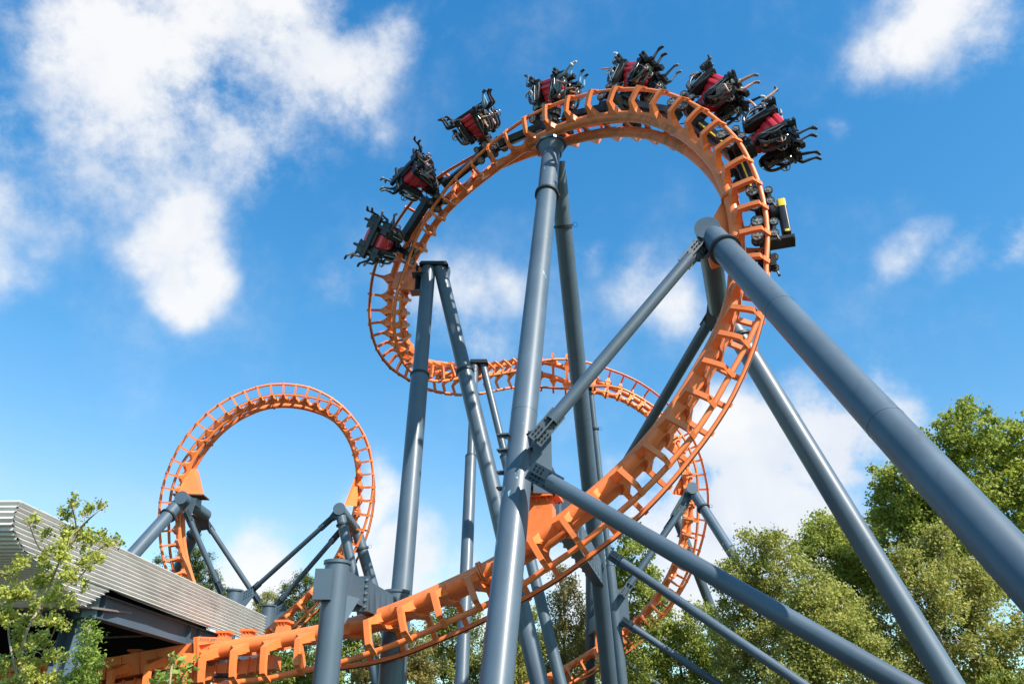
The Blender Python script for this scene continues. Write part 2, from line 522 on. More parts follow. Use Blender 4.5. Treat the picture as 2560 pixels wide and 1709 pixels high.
class Track:
    def __init__(s, data, pre=0, post=0):
        a = np.array([[float(x) for x in r.split(',')] for r in data.split(';')])
        s.n, s.off = len(a), 0
        s.P, s.N = a[:, :3], a[:, 3:]
        for rev, k in ((True, pre), (False, post)):
            P, N = (s.P[::-1], s.N[::-1]) if rev else (s.P, s.N)
            for _ in range(k):
                d = P[-1] - P[-2]
                turn = (P[-1] - P[-3]) / 2 - (P[-4] - P[-6]) / 2
                d = d / np.linalg.norm(d) + turn / np.linalg.norm(d) * .28
                P = np.vstack([P, P[-1] + d / np.linalg.norm(d) * np.linalg.norm(P[-1] - P[-2])])
                N = np.vstack([N, N[-1] + (N[-1] - N[-4]) / 3 * .8])
            s.P, s.N = (P[::-1], N[::-1]) if rev else (P, N)
        s.off, s.m = pre, len(s.P)

    def _cr(s, A, t):
        t += s.off
        i = int(math.floor(t))
        i = max(0, min(s.m - 2, i))
        f = t - i
        p = [A[max(0, min(s.m - 1, i + k))] for k in (-1, 0, 1, 2)]
        if i == 0:
            p[0] = 2 * A[0] - A[1]
        if i == s.m - 2:
            p[3] = 2 * A[-1] - A[-2]
        return .5 * (2 * p[1] + (p[2] - p[0]) * f + (2 * p[0] - 5 * p[1] + 4 * p[2] - p[3]) * f * f + (3 * p[1] - p[0] - 3 * p[2] + p[3]) * f ** 3)

    def frame(s, t):
        P = Vector(s._cr(s.P, t))
        e = .05
        T = (Vector(s._cr(s.P, t + e)) - Vector(s._cr(s.P, t - e))).normalized()
        N = Vector(s._cr(s.N, t))
        N = (N - T * N.dot(T)).normalized()
        return P, T, N, N.cross(T)

    def pt(s, t, u, v, f=0.):
        P, T, N, b = s.frame(t)
        return P + b * u + N * v + T * f

    def mtx(s, t):
        P, T, N, b = s.frame(t)
        m = Matrix.Identity(4)
        for c, a in enumerate((-b, T, N, P)):
            for r in range(3):
                m[r][c] = a[r]
        return m


def arm(mb, stations):
    """stations: centre (x,z), in-plane direction of thickness, thickness, width along the track"""
    rs = []
    for (x, z), (dx, dz), th, w in stations:
        c = Vector((x, 0, z))
        d = Vector((dx, 0, dz)).normalized() * th / 2
        y = Vector((0, w / 2, 0))
        rs.append([c - d - y, c + d - y, c + d + y, c - d + y])
    mb.rings(rs)


def tie_mesh(k=.88):
    mb = MB()
    for sg in (-1, 1):
        f = lambda x, z: (sg * x, z)
        arm(mb, [(f(.52, .80), f(.25, 1), .30 * k, .46 * k), (f(.80, .745), f(.2, 1), .22 * k, .26 * k), (f(1.05, .70), f(.9, 1), .2 * k, .165 * k),
                 (f(1.15, .36), f(1, .12), .17 * k, .155 * k), (f(1.19, .10), f(1, .75), .19 * k, .155 * k), (f(.93, -.05), f(.35, 1), .13 * k, .15 * k)])
        # gusset web that fans out along the spine
        mb.add([Vector((sg * .50, -.26, .70)), Vector((sg * .50, .26, .70)), Vector((sg * .86, .06, .66)), Vector((sg * .86, -.06, .66)),
                Vector((sg * .62, -.26, .92)), Vector((sg * .62, .26, .92)), Vector((sg * .86, .06, .82)), Vector((sg * .86, -.06, .82))],
               [(0, 1, 2, 3), (4, 7, 6, 5), (0, 4, 5, 1), (1, 5, 6, 2), (2, 6, 7, 3), (3, 7, 4, 0)])
    arm(mb, [((-.56, .70), (0, 1), .1, .36), ((-.2, .66), (0, 1), .09, .15), ((.2, .66), (0, 1), .09, .15), ((.56, .70), (0, 1), .1, .36)])
    return mb.mesh('tie', M['orange'], ang=25)


TIE = tie_mesh()
TIE_SLIM = tie_mesh(.70)


def build_track(tr, name, label, rsp, ties, flanges, algae=None, t0=0., t1=None, group=None):
    t1 = tr.m - 1 - tr.off if t1 is None else t1
    root = thing(name, label, 'track', tr.pt(t0, 0, 0), group)
    st = 7
    ts = [t0 + (t1 - t0) * i / int((t1 - t0) * st) for i in range(int((t1 - t0) * st) + 1)]
    for sg in (-1, 1):
        mb = MB()
        mb.path([tr.pt(t, sg * G2, 0) for t in ts], .073, 12)
        mb.build('rail', M['orange'], root)
        mb = MB()
        mb.path([tr.pt(t, sg * (G2 - .047), -.052) for t in ts], .02, 6)
        mb.build('wear_strip', M['chassis'], root)
        segs = [(t0, t1, 'orange')]
        if algae:
            segs = [(t0, algae[0], 'orange'), (algae[0], algae[1], 'orange_algae'), (algae[1], t1, 'orange')]
        mb = MB()
        for a, b, m in segs:
            mb.cur = 1 if m != 'orange' else 0
            tt = [a + (b - a) * i / max(1, int((b - a) * st)) for i in range(max(1, int((b - a) * st)) + 1)]
            mb.path([tr.pt(t, sg * SP2, HS) for t in tt], [rsp(t) for t in tt], 24, cap=(len(segs) == 1))
        mb.build('spine_tube', [M['orange'], M['orange_algae']] if algae else [M['orange']], root)
    for t in ties:
        o = link('tie', TIE if rsp(t) > .18 else TIE_SLIM, root)
        o.matrix_parent_inverse = WM[root].inverted()
        o.matrix_basis = tr.mtx(t)
    for t in flanges:
        mb = MB()
        r = rsp(t)
        P, T, N, b = tr.frame(t)
        for sg in (-1, 1):
            c = tr.pt(t, sg * SP2, HS)
            rr = min(r * 1.38, r + .07)
            mb.cur = 0
            mb.tube(c - T * .055, c - T * .008, rr, seg=28)
            mb.tube(c + T * .008, c + T * .055, rr, seg=28)
            mb.cur = 1
            mb.tube(c - T * .008, c + T * .008, rr - .012, seg=28)
            mb.bolts(c, T, rr - .035, 14, .018)
        mb.build('joint_flange', [M['orange'], M['rust']], root)
    return root


def rsp_main(t):
    k = min(1, max(0, (t - 36.5) / .5))
    k2 = min(1, max(0, (t - 7.9) / .4)) * .0
    return .20 - .04 * k + k2


trk = Track(MAIN_DATA, 0, 7)
BIG = build_track(trk, 'coaster_track', 'big orange track rising from the station over the high bend carrying the train', rsp_main,
                  list(range(0, trk.m)), [8.3, 24.2, 36.4, 46.7, 57.4, 67.2, 81.7, 92.6], algae=(28.5, 36.4))
lop = Track(LOOP_DATA, 5, 3)
LOOPT = build_track(lop, 'coaster_track', 'distant round orange loop standing behind the corrugated roof', lambda t: .15,
                    list(range(-5, lop.n + 3)), [23.9, 13.8, 36.9 - 0.0, 30.6, 5.2], t0=-5)


def box_between(mb, p, q, w, h, up=(0, 0, 1), w1=None, h1=None):
    mb.beam(p, q, w, h, up, w1, h1)


def flange_ring(mb, c, d, r, n=20, th=.05):
    d = Vector(d).normalized()
    mb.cur = 0
    mb.tube(c - d * th, c - d * .012, r + .085, seg=32)
    mb.tube(c + d * .012, c + d * th, r + .085, seg=32)
    mb.cur = 1
    mb.tube(c - d * .012, c + d * .012, r + .07, seg=32)
    mb.bolts(c, d, r + .045, n, .024)


def yproj(p):
    d = p - CAM
    return CYP - F_PX * d.dot(UP) / d.dot(FW)


def xproj(p):
    d = p - CAM
    return CXP + F_PX * d.dot(RT) / d.dot(FW)


def solve(p, q, val, f=yproj):
    a, b = 0., 1.
    fa = f(p) - val
    for _ in range(40):
        m = (a + b) / 2
        fm = f(p + (q - p) * m) - val
        if (fm > 0) == (fa > 0):
            a = m
        else:
            b = m
    return p + (q - p) * a


def leg(root, top, bot, rads, flanges=(), ground=True, name='column', m='steel', seams=0, f=yproj, seg=40):
    """round column from top to bottom; flanges at survey heights, one radius per section between them"""
    p, q = at(*top), at(*bot)
    if ground and q.z > -.1:
        d = (q - p)
        q = p + d * ((p.z + .1) / (-d.z))
    pts = [p] + [solve(p, q, v, f) for v in flanges] + [q]
    d = (q - p).normalized()
    mb = MB()
    for i in range(len(pts) - 1):
        mb.tube(pts[i], pts[i + 1], rads[i], rads[i], seg=seg)
    o = mb.build(name, M[m], root)
    mb = MB()
    for c, r in zip(pts[1:-1], rads):
        flange_ring(mb, c, d, r, n=20 if r > .25 else 14)
    L = (q - p).length
    if mb.v:
        mb.build('flange', [M['steeld'], M['bolt']], root)
        mb = MB()
        for c, r in zip(pts[1:-1], rads):
            s_ = d.cross(Vector((0, 1, 0))).normalized()
            mb.path([c + s_ * (r + .07 + .09 * (1 - math.cos(a))) + d * .1 * math.sin(a) for a in [2 * math.pi * i / 14 for i in range(15)]], .009, 5)
        mb.build('cable_loop', M['bolt'], root)
    if seams:
        mb = MB()
        r = rads[-1]
        for k in range(seams):
            c = pts[-2] + (pts[-1] - pts[-2]) * ((k + .8) / (seams + .6))
            mb.tube(c - d * .012, c + d * .012, r + .005, seg=seg)
        mb.build('weld_seam', M['steel'], root)
    if ground:
        mb = MB()
        g = Vector((q.x, q.y, 0))
        mb.tube(g, g + Vector((0, 0, .06)), rads[-1] + .25, seg=24)
        mb.tube(g - Vector((0, 0, .1)), g + Vector((0, 0, .02)), rads[-1] + .5, seg=24)
        mb.build('base_plate', M['steel'], root)
    return p, q


def brace(root, a, b, r, plates=(1, 1), name='brace', ground=False):
    p, q = (a if isinstance(a, Vector) else at(*a)), (b if isinstance(b, Vector) else at(*b))
    if ground:
        q = p + (q - p) * (p.z / (p.z - q.z))
    d = (q - p).normalized()
    vd = (p + q) / 2 - CAM
    side = d.cross(vd).normalized()
    nn = side.cross(d).normalized()
    mb = MB()
    mb.tube(p + d * (.55 if plates[0] else 0), q - d * (.55 if plates[1] else 0), r, seg=28)
    o = mb.build(name, M['steel'], root)
    mb = MB()
    for e, s_, on in ((p, 1, plates[0]), (q, -1, plates[1])):
        if not on:
            continue
        w = r * 1.25
        mb.cur = 0
        c = e + d * s_ * .35
        mb.box(c, d * .5, side * w, nn * .025)
        mb.box(c, d * .45, nn * w * .8, side * .02)
        mb.cur = 1
        for i in range(-3, 4):
            if i == 0:
                continue
            for j in (-.62, .62) if r < .17 else (-.7, -.3, .3, .7):
                cc = c + d * (i * .12) + side * (j * w)
                mb.tube(cc - nn * .06, cc + nn * .06, .024, seg=6)
        mb.cur = 0
    if mb.v:
        mb.build('splice_plate', [M['steelm'], M['bolt']], root)
    return p, q


def pedestal(tr, t, root, topz, w=.55, l=.75, name='support_hanger', w1=None, flange=True):
    """orange trapezoid box that links the spines with the flange of a girder above them"""
    P, T, N, b = tr.frame(t)
    c = tr.pt(t, 0, HS + .05)
    up = Vector((0, 0, 1))
    d = (topz - c.z)
    Th = Vector((T.x, T.y, 0)).normalized()
    bh = up.cross(Th)
    k = b.dot(bh)
    mb = MB()
    r0 = [c + T * (i * l / 2) + b * (j * (w / 2 + .12)) for i, j in ((-1, -1), (1, -1), (1, 1), (-1, 1))]
    c1 = c + up * (d - .04)
    r1 = [c1 + Th * (i * l * .42) + b * (j * w / 2) for i, j in ((-1, -1), (1, -1), (1, 1), (-1, 1))]
    for q in r1:
        q.z = c1.z
    mb.rings([r0, r1])
    mb.box(c1 + up * .0, Th * (l * .62), bh * (w * .78), up * .03)
    for i in (-1, 1):
        for j in (-.5, 0, .5):
            cc = c1 - up * .12 + Th * (j * l * .6)
            mb.prism([cc + bh * (i * w * .5) - up * .14, cc + bh * (i * w * .76) + up * .1, cc + bh * (i * w * .5) + up * .1], Th * .012)
    o = mb.build(name, M['orange'], root)
    if flange:
        mb = MB()
        for i in range(-3, 4):
            for j in (-1, 1):
                mb.tube(c1 + Th * (i * l * .17) + bh * (j * w * .68) - up * .06, c1 + Th * (i * l * .17) + bh * (j * w * .68) + up * .08, .022, seg=6)
        mb.build('bolt_row', M['bolt'], root)
    return c1


def fin(tr, pts, root, th, name='support_fin'):
    mb = MB()
    P, T, N, b = tr.frame(pts[0][1]) if isinstance(pts[0], tuple) else tr.frame(0)
    poly = [tr.pt(p[1], 0, p[2]) if isinstance(p, tuple) else p for p in pts]
    mb.prism(poly, b * th / 2)
    return mb.build(name, M['orange'], root, smooth=False)


# ------------------------------------------------------------------ supports
GRP = 'blue grey tubular supports of the coaster'


def hub(root, cap, back, r, caps=True):
    mb = MB()
    d = (back - cap).normalized()
    mb.tube(cap, back, r, seg=40)
    mb.build('cross_tube', M['steel'], root)
    mb = MB()
    mb.tube(cap - d * .03, cap + d * .02, r + .03, seg=40)
    mb.build('end_cap', M['steel'], root)


# central tall A-frame
F1 = thing('coaster_support', 'tallest A-frame, its thick front column with peeling paint crossing the near track', 'coaster support',
           Vector((-.6, 18.8, 0)), GRP)
A1 = leg(F1, (1379, 372, 31.6), (1243.6, 1682, 16.6), [.36, .36], [487], m='steel_worn', seams=1)
A2 = leg(F1, (1392, 405, 32.3), (1522, 1690, 35.5), [.34, .36], [565], seams=2)
mb = MB()
tp = at(1378, 364, 31.6)
up = Vector((0, 0, 1))
mb.cur = 0
mb.tube(tp - up * .05, tp + up * .06, .62, seg=8)
mb.tube(tp - up * .5, tp - up * .05, .40, .52, seg=24)
mb.cur = 1
mb.bolts(tp, up, .54, 16, .03)
mb.build('head_flange', [M['steel'], M['bolt']], F1)
mb = MB()
mb.prism([at(1385, 400, 31.9), at(1402, 420, 32.3), at(1404, 505, 32.9), at(1386, 425, 31.7)], Vector((0, .03, 0)))
mb.build('gusset', M['steel'], F1)
# box girder between the legs that carries the rising track
g0 = solve(A1[0], A1[1], 1150)
g1 = solve(A2[0], A2[1], 1436)
mb = MB()
mb.beam(g0 + Vector((.25, .1, 0)), g1, .42, 1.35, w1=.42, h1=.95)
gd = (g1 - g0).normalized()
gs = gd.cross(up).normalized()
for k in range(16):
    c = g0.lerp(g1, .08 + .84 * k / 15)
    for s_ in (-1, 1):
        mb.prism([c + gs * (s_ * .212) - up * .45, c + gs * (s_ * .30) - up * .42, c + gs * (s_ * .212) + up * .35], gd * .012)
mb.build('box_girder', M['steel'], F1)
mb = MB()
for z in (-.72, -.3, .3, .72):
    for s_ in (-1, 1):
        c = g0 + up * z
        mb.box(c + gs * (s_ * .42), gd * .14, gs * .16, up * .02)
        mb.prism([c + gs * s_ * .3 - up * .14, c + gs * s_ * .56, c + gs * s_ * .3], gd * .015)
mb.build('stiffener', M['steel'], F1)
mb = MB()
cc = at(1356, 1150, 20.3)
mb.box(cc + Vector((0, .0, 0)), Vector((.24, 0, 0)), Vector((0, .03, 0)), Vector((0, 0, .86)))
mb.build('gusset', M['steel_worn'], F1)
pedestal(trk, 10.15, BIG, g0.lerp(g1, .12).z - .68, w=.5, l=.95)

# right-hand hub and its raking legs
F2 = thing('coaster_support', 'raking support with huge round end cap, its tubes sloping down to the right', 'coaster support', Vector((9.5, 8.5, 0)), GRP)
cap1 = at(1768, 571, 22.6)
back1 = atz(1796, 770, cap1.z)
hub(F2, cap1 + (cap1 - back1).normalized() * .02, back1, .33)
hd = (back1 - cap1).normalized()
leg(F2, (1782, 592, 22.75), (2560, 1432, 11.0), [.36, .36], [625], seams=3)
leg(F2, (1800, 765, 27.0), (2375, 1709, 19.6), [.33, .33], [846], seams=3)
u_b1 = brace(F2, (1752, 612, 22.5), (1345, 1092, 19.9), .17)
u_b2 = brace(F2, (1790, 775, 27.2), (1515, 1240, 34.5), .19, plates=(1, 0))
l_b1 = brace(F2, (1335, 1180, 19.3), (2190, 1672, 13.6), .19, plates=(1, 0), ground=True)
l_b2 = brace(F2, (1530, 1388, 34.2), (2005, 1709, 28.5), .19, plates=(1, 0), ground=True)
mb = MB()
for p_, q_ in ((cap1 + hd * .5, at(1745, 625, 22.5)), (back1 - hd * .4, at(1783, 800, 27.4))):
    dd = (q_ - p_).normalized()
    mb.prism([p_ + Vector((-.33, 0, 0)), p_ + Vector((.2, 0, -.2)), q_ + Vector((.12, 0, -.3)), q_ + Vector((-.3, 0, -.2))], hd * .03)
mb.build('gusset', M['steel'], F2)
# orange fin that ties the spine to the hub
cm = cap1.lerp(back1, .27)
fin(trk, [('t', 24.6, HS + .05), cm + Vector((-.28, 0, .15)), cm + Vector((-.05, 0, -.42)), ('t', 21.9, HS + .0)], BIG, .52)
mb = MB()
mb.box(cm + Vector((-.05, 0, .05)), hd * .55, Vector((.42, 0, 0)), Vector((0, 0, .03)))
mb.build('fin_flange', M['rust'], BIG)

# left A-frame
F3 = thing('coaster_support', 'A-frame with dark cap under the left end of the high bend', 'coaster support', Vector((-4.5, 25, 0)), GRP)
B1 = leg(F3, (1072, 668, 36.2), (985, 1705, 25.2), [.31, .36], [938])
B2 = leg(F3, (1100, 670, 36.2), (1349, 1709, 27.2), [.30, .33], [928])
mb = MB()
t_ = at(1086, 664, 36.2)
mb.prism([t_ + Vector(v) for v in ((-.66, 0, -.10), (-.58, 0, .04), (.56, 0, .04), (.66, 0, -.14))], Vector((0, .34, 0)))
mb.build('cap_plate', M['bolt'], F3)
mb = MB()
for z in (-.35, -1.3):
    mb.box(at(1062, 670, 36) + Vector((-.25, 0, z)), Vector((.3, 0, .02)), Vector((0, .25, 0)), Vector((0, 0, .02)))
mb.box(at(1113, 690, 36) + Vector((.12, 0, -.1)), Vector((.05, 0, 0)), Vector((0, .2, 0)), Vector((.05, 0, .45)))
mb.build('stiffener', M['steel'], F3)
sp = trk.pt(46.1, SP2 * -.2, HS)
cp = at(1062, 702, 36.1)
mb = MB()
mb.beam(sp, cp - Vector((.12, 0, 0)), .75, .8, w1=.6, h1=1.1)
mb.build('support_bracket', M['orange'], BIG)
mb = MB()
dd = (cp - sp).normalized()
mb.box(cp - Vector((.1, 0, 0)), dd * .03, dd.cross(up).normalized() * .42, up * .68)
mb.build('bracket_flange', M['bolt'], BIG)

# second, more distant A-frame
F4 = thing('coaster_support', 'slimmer A-frame behind the central columns, carrying the far run of track', 'coaster support', Vector((-2, 33, 0)), GRP)
leg(F4, (1187, 908, 41.8), (1154, 1709, 30.5), [.19, .27], [1142])
leg(F4, (1207, 910, 41.8), (1402, 1709, 33.5), [.19, .26], [1140])
mb = MB()
t_ = at(1197, 906, 41.8)
mb.prism([t_ + Vector(v) for v in ((-.48, 0, -.1), (-.42, 0, .06), (.42, 0, .06), (.5, 0, -.14))], Vector((0, .3, 0)))
mb.build('cap_plate', M['bolt'], F4)
mb = MB()
mb.beam(trk.pt(60.6, 0, HS), at(1192, 922, 41.9), .5, .6)
mb.build('support_bracket', M['orange'], BIG)

# frame of the far descending run
F5 = thing('coaster_support', 'thin pale column with a bolted collar rising beside the dark leg of the tallest A-frame', 'coaster support', Vector((5, 40, 0)), GRP)
C1 = leg(F5, (1477, 978, 47.0), (1556, 1709, 40.3), [.16, .17, .28], [1072, 1415])
C2 = leg(F5, (1477, 990, 47.4), (1476, 1709, 47.0), [.16, .29], [1415])
mb = MB()
t_ = at(1477, 974, 47)
mb.tube(t_, t_ + up * .09, .30, seg=20)
mb.build('head_flange', M['bolt'], F5)
gg0 = solve(C1[0], C1[1], 1520)
gg1 = solve(C2[0], C2[1], 1570)
mb = MB()
mb.beam(gg0, gg1, .35, .8)
mb.box(gg0 + Vector((.42, -.1, 0)), Vector((.33, 0, 0)), Vector((0, .04, 0)), Vector((0, 0, .95)))
mb.build('box_girder', M['steel'], F5)
mb = MB()
mb.beam(trk.pt(70.6, 0, HS), t_ + up * .1, .5, .45, w1=.42, h1=.4)
mb.build('support_bracket', M['orange'], BIG)
pedestal(trk, 95.5, BIG, 9.2, w=.4, l=.6)

F6 = thing('coaster_support', 'hub with round cap in front of the far descending track above the trees', 'coaster support', Vector((11, 38, 0)), GRP)
cap2 = at(1731, 1219, 43.8)
back2 = atz(1688, 1290, cap2.z)
hub(F6, cap2, back2, .30)
leg(F6, (1738, 1238, 43.9), (2040, 1709, 35.), [.27, .27], [1270])
leg(F6, (1690, 1292, 48.), (1852, 1709, 45.5), [.28, .28], [1335])
brace(F6, (1712, 1262, 43.8), (1560, 1482, 41.5), .16)
brace(F6, (1684, 1295, 48.), (1546, 1500, 46.5), .15)
brace(F6, (1560, 1552, 41.2), (1797, 1709, 38.5), .17, plates=(1, 0), ground=True)
brace(F6, (1552, 1645, 44), (1642, 1709, 42.5), .15, plates=(0, 0), ground=True)
mb = MB()
mb.prism([cap2 + Vector((-.3, .6, 0)), cap2 + Vector((.2, .6, -.2)), at(1712, 1275, 43.9), at(1700, 1265, 43.9)], Vector((0, .03, 0)))
mb.build('gusset', M['steel'], F6)
fin(trk, [('t', 81.6, HS), at(1682, 1234, 45.6), at(1706, 1238, 45.2), ('t', 83.4, HS)], BIG, .5)

# distant loop: hubs left and right
F7 = thing('coaster_support', 'left support of the distant loop, fat leg running down behind the roof', 'coaster support', Vector((-20, 40, 0)), GRP)
cap3 = at(453, 1243, 43.6)
back3 = atz(514, 1287, cap3.z)
hub(F7, cap3, back3, .34)
leg(F7, (443, 1262, 43.8), (330, 1388, 40.2), [.35, .35], [1288])
leg(F7, (500, 1300, 47), (424, 1470, 48), [.33, .33], [1336])
brace(F7, (466, 1280, 43.8), (552, 1476, 43.8), .15)
brace(F7, (512, 1300, 47), (645, 1500, 47), .15)
mb = MB()
mb.prism([cap3 + Vector((.1, .5, .2)), cap3 + Vector((.65, .5, .1)), at(474, 1300, 43.8), at(460, 1292, 43.8)], Vector((0, .04, 0)))
mb.prism([back3 + Vector((-.7, -.4, -.1)), back3 + Vector((.3, -.4, .1)), at(523, 1322, 47), at(505, 1325, 47)], Vector((0, .04, 0)))
c_ = at(474, 1250, 44.8)
mb.box(c_, Vector((.5, .1, 0)), Vector((0, .4, 0)), Vector((0, 0, .35)))
mb.build('gusset', M['steel'], F7)
fin(lop, [('t', 33.2, HS), at(447, 1238, 44.7), at(507, 1240, 44.7), ('t', 33.0, HS + .32)], LOOPT, .75)
mb = MB()
mb.box(at(477, 1241, 44.7), Vector((.85, .1, 0)), Vector((0, .5, 0)), Vector((0, 0, .03)))
mb.build('fin_flange', M['rust'], LOOPT)

F8 = thing('coaster_support', 'right support of the distant loop, hub with round cap and two steep legs', 'coaster support', Vector((-9, 42, 0)), GRP)
cap4 = at(848, 1271, 43.8)
back4 = atz(888, 1322, cap4.z)
hub(F8, cap4, back4, .31)
leg(F8, (852, 1290, 43.9), (886, 1445, 42.5), [.27, .27], [1310])
leg(F8, (893, 1330, 48.3), (938, 1485, 47), [.33, .33], [1372])
brace(F8, (828, 1296, 43.8), (622, 1482, 44.2), .135)
brace(F8, (850, 1328, 48), (688, 1516, 47.4), .15)
mb = MB()
mb.prism([cap4 + Vector((-.3, .4, .15)), cap4 + Vector((.1, .4, -.3)), at(834, 1302, 43.8), at(824, 1290, 43.8)], Vector((0, .04, 0)))
mb.build('gusset', M['steel'], F8)
fin(lop, [('t', 12.5, HS), at(861, 1262, 46), at(892, 1264, 46), ('t', 11.0, HS)], LOOPT, .5)

# two stubby columns where the loop's braces meet
for px, py, d, lab in ((587, 1476, 44, 'short flanged column top just above the corrugated roof, braces meeting beside it'),
                       (672, 1514, 47.2, 'dark column top at the right end of the roof where two braces meet')):
    F = thing('support_column', lab, 'coaster support', Vector((at(px, py, d).x, at(px, py, d).y, 0)), 'column tops under the distant loop')
    c = at(px, py, d)
    mb = MB()
    mb.tube(Vector((c.x, c.y, 0)), c, .40, seg=32)
    mb.build('column', M['steel'], F)
    mb = MB()
    mb.tube(c - up * .04, c + up * .05, .47, seg=32)
    mb.build('cap_plate', M['steel'], F)
    mb = MB()
    s_ = 1 if px < 600 else 1
    mb.cur = 0
    q = c + Vector((.75, -.1, -.55))
    mb.prism([c + Vector((.35, -.1, -.1)), c + Vector((1.0, -.1, .15)), c + Vector((1.15, -.1, -.25)), c + Vector((.35, -.1, -1.4))], Vector((0, .03, 0)))
    mb.cur = 1
    for i in range(4):
        for j in range(3):
            b_ = c + Vector((.62 + i * .12, -.13, -.45 + j * .16 + i * .08))
            mb.tube(b_, b_ + Vector((0, -.05, 0)), .025, seg=6)
    mb.build('gusset', [M['steel'], M['bolt']], F)

# portal over the near track: two stub columns and a ribbed girder
F9 = thing('coaster_portal', 'low portal of two capped columns and a ribbed girder above the near track', 'coaster support', Vector((-4, 18.8, 0)), GRP)
s1 = at(844, 1407, 18.6)
s2 = at(992, 1480, 22.5)
for c, r in ((s1, .285), (s2, .34)):
    mb = MB()
    mb.tube(Vector((c.x, c.y, 0)), c, r, seg=40)
    mb.build('column', M['steel'], F9)
    mb = MB()
    mb.tube(c - up * .03, c + up * .04, r + .035, seg=40)
    mb.build('cap_plate', M['steel'], F9)
mb = MB()
ga, gb = s1 + Vector((.0, .0, -.42)), s2 + Vector((0, 0, -.52))
gb.z = ga.z = min(ga.z, gb.z)
gm = ga.lerp(gb, .34)
mb.beam(ga, gm, .3, .62)
mb.beam(gm, gb, .3, .72)
gd = (gb - ga).normalized()
gs = gd.cross(up).normalized()
for k in range(6):
    c = ga.lerp(gb, .40 + .5 * k / 5)
    for s_ in (-1, 1):
        mb.prism([c + gs * (s_ * .15) - up * .36, c + gs * (s_ * .25) - up * .36, c + gs * (s_ * .15) + up * .34], gd * .012)
mb.box(gm, gd * .03, gs * .26, up * .42)
mb.build('ribbed_girder', M['steel'], F9)
mb = MB()
for i in range(5):
    for s_ in (-1, 1):
        c = gm + gs * (s_ * .21) + up * (-.32 + .16 * i)
        mb.tube(c - gd * .07, c + gd * .07, .035, seg=6)
mb.build('bolt_row', M['boltl'], F9)
mb = MB()
c = s1 + Vector((-.2, -.27, -.55))
mb.box(c, Vector((.2, 0, 0)), Vector((0, .16, 0)), Vector((0, 0, .34)))
mb.build('junction_box', M['steel'], F9)
pedestal(trk, 4.55, BIG, ga.z - .34, w=.5, l=.8)
mb = MB()
mb.prism([s1 + Vector((.25, .1, -.7)), s1 + Vector((.52, .3, -.75)), s1 + Vector((.25, .1, -1.35))], Vector((-.02, .03, 0)))
mb.build('gusset', M['steel'], F9)

# ------------------------------------------------------------------ ground
M['grass'] = mat('grass', (.055, .052, .035), .9, var=.5, vscale=.6, bump=.6, bscale=20)
mb = MB()
nx = 60
gx = [-400 + 800 * i / nx for i in range(nx + 1)]
gy = [-200 + 1200 * i / nx for i in range(nx + 1)]
mb.add([(x, y, 0) for y in gy for x in gx], [(j * (nx + 1) + i, j * (nx + 1) + i + 1, (j + 1) * (nx + 1) + i + 1, (j + 1) * (nx + 1) + i) for j in range(nx) for i in range(nx)])
tag(mb.build('ground', M['grass']), 'grass ground under the coaster', None, None, 'structure')

# ------------------------------------------------------------------ station building
M['galv'] = mat('galvanised_sheet', (.60, .575, .54), .42, metal=.1, var=.08, vscale=1.5, dirt=((.36, .35, .33), 1.6, .5, .85, (.5, .5, 2.5)))
M['soffit'] = mat('soffit_shade_brown', (.23, .19, .165), .6, metal=.1, var=.15, vscale=3)  # brown shade of the eave underside put into the base colour
M['dark'] = mat('interior_shade', (.012, .011, .012), .8)  # near-black: shade inside the station painted onto back wall and ceiling
M['roofm'] = mat('roof_felt', (.08, .08, .08), .9)
STN = thing('station_building', 'station canopy clad in pale corrugated sheet with a curved eave', 'building', (-12, 20, 0))
w0, w1 = Vector((-8.97, 14.2, 0)), Vector((-7.97, 27.0, 0))
wd = (w1 - w0).normalized()
wnrm = Vector((wd.y, -wd.x, 0))


def onwall(px, py):
    r = ray(px, py)
    t = (w0 - CAM).dot(wnrm) / r.dot(wnrm)
    p = CAM + r * t
    return ((p - w0).dot(wd), p.z)


outl = [onwall(*p) for p in ((49, 1255), (35, 1288), (33, 1323), (58, 1372), (90, 1405), (146, 1453), (195, 1503), (213, 1516))]
low = [onwall(*p) for p in ((276, 1474), (474, 1552), (610, 1598), (659, 1591))]
top = [onwall(665.6, 1542.5)]
poly = outl + low + top


def span(z):
    xs = []
    n = len(poly)
    for i in range(n):
        (a, za), (b, zb) = poly[i], poly[(i + 1) % n]
        if (za - z) * (zb - z) < 0:
            xs.append(a + (b - a) * (z - za) / (zb - za))
    xs.sort()
    return xs


zlo, zhi = min(p[1] for p in poly), max(p[1] for p in poly)
mb = MB()
PITCHC = .084
n = int((zhi - zlo) / (PITCHC / 9))
prev = None
for i in range(n + 1):
    z = zhi - .004 - (zhi - zlo - .008) * i / n
    xs = span(z)
    rows = []
    off = .029 * math.cos(2 * math.pi * (z) / PITCHC)
    for k in range(0, len(xs) - 1, 2):
        m_ = 12
        rows.append([w0 + wd * (xs[k] + (xs[k + 1] - xs[k]) * j / m_) + wnrm * off + Vector((0, 0, z)) for j in range(m_ + 1)])
    if prev and len(prev) == len(rows):
        for a, b in zip(prev, rows):
            if abs((a[0] - b[0]).length) < 1.5 and abs((a[-1] - b[-1]).length) < 3:
                m_ = len(a)
                mb.add(a + b, [(j, j + 1, m_ + j + 1, m_ + j) for j in range(m_ - 1)])
    prev = rows
mb.build('gable_cladding', M['galv'], STN, ang=80)
# curved eave on the side facing the camera: profile = left outline of the gable, swept to the left
prof = [w0 + wd * s for s, z in outl]
for p, (s, z) in zip(prof, outl):
    p.z = z
ex = Vector((-1, .02, 0)).normalized()


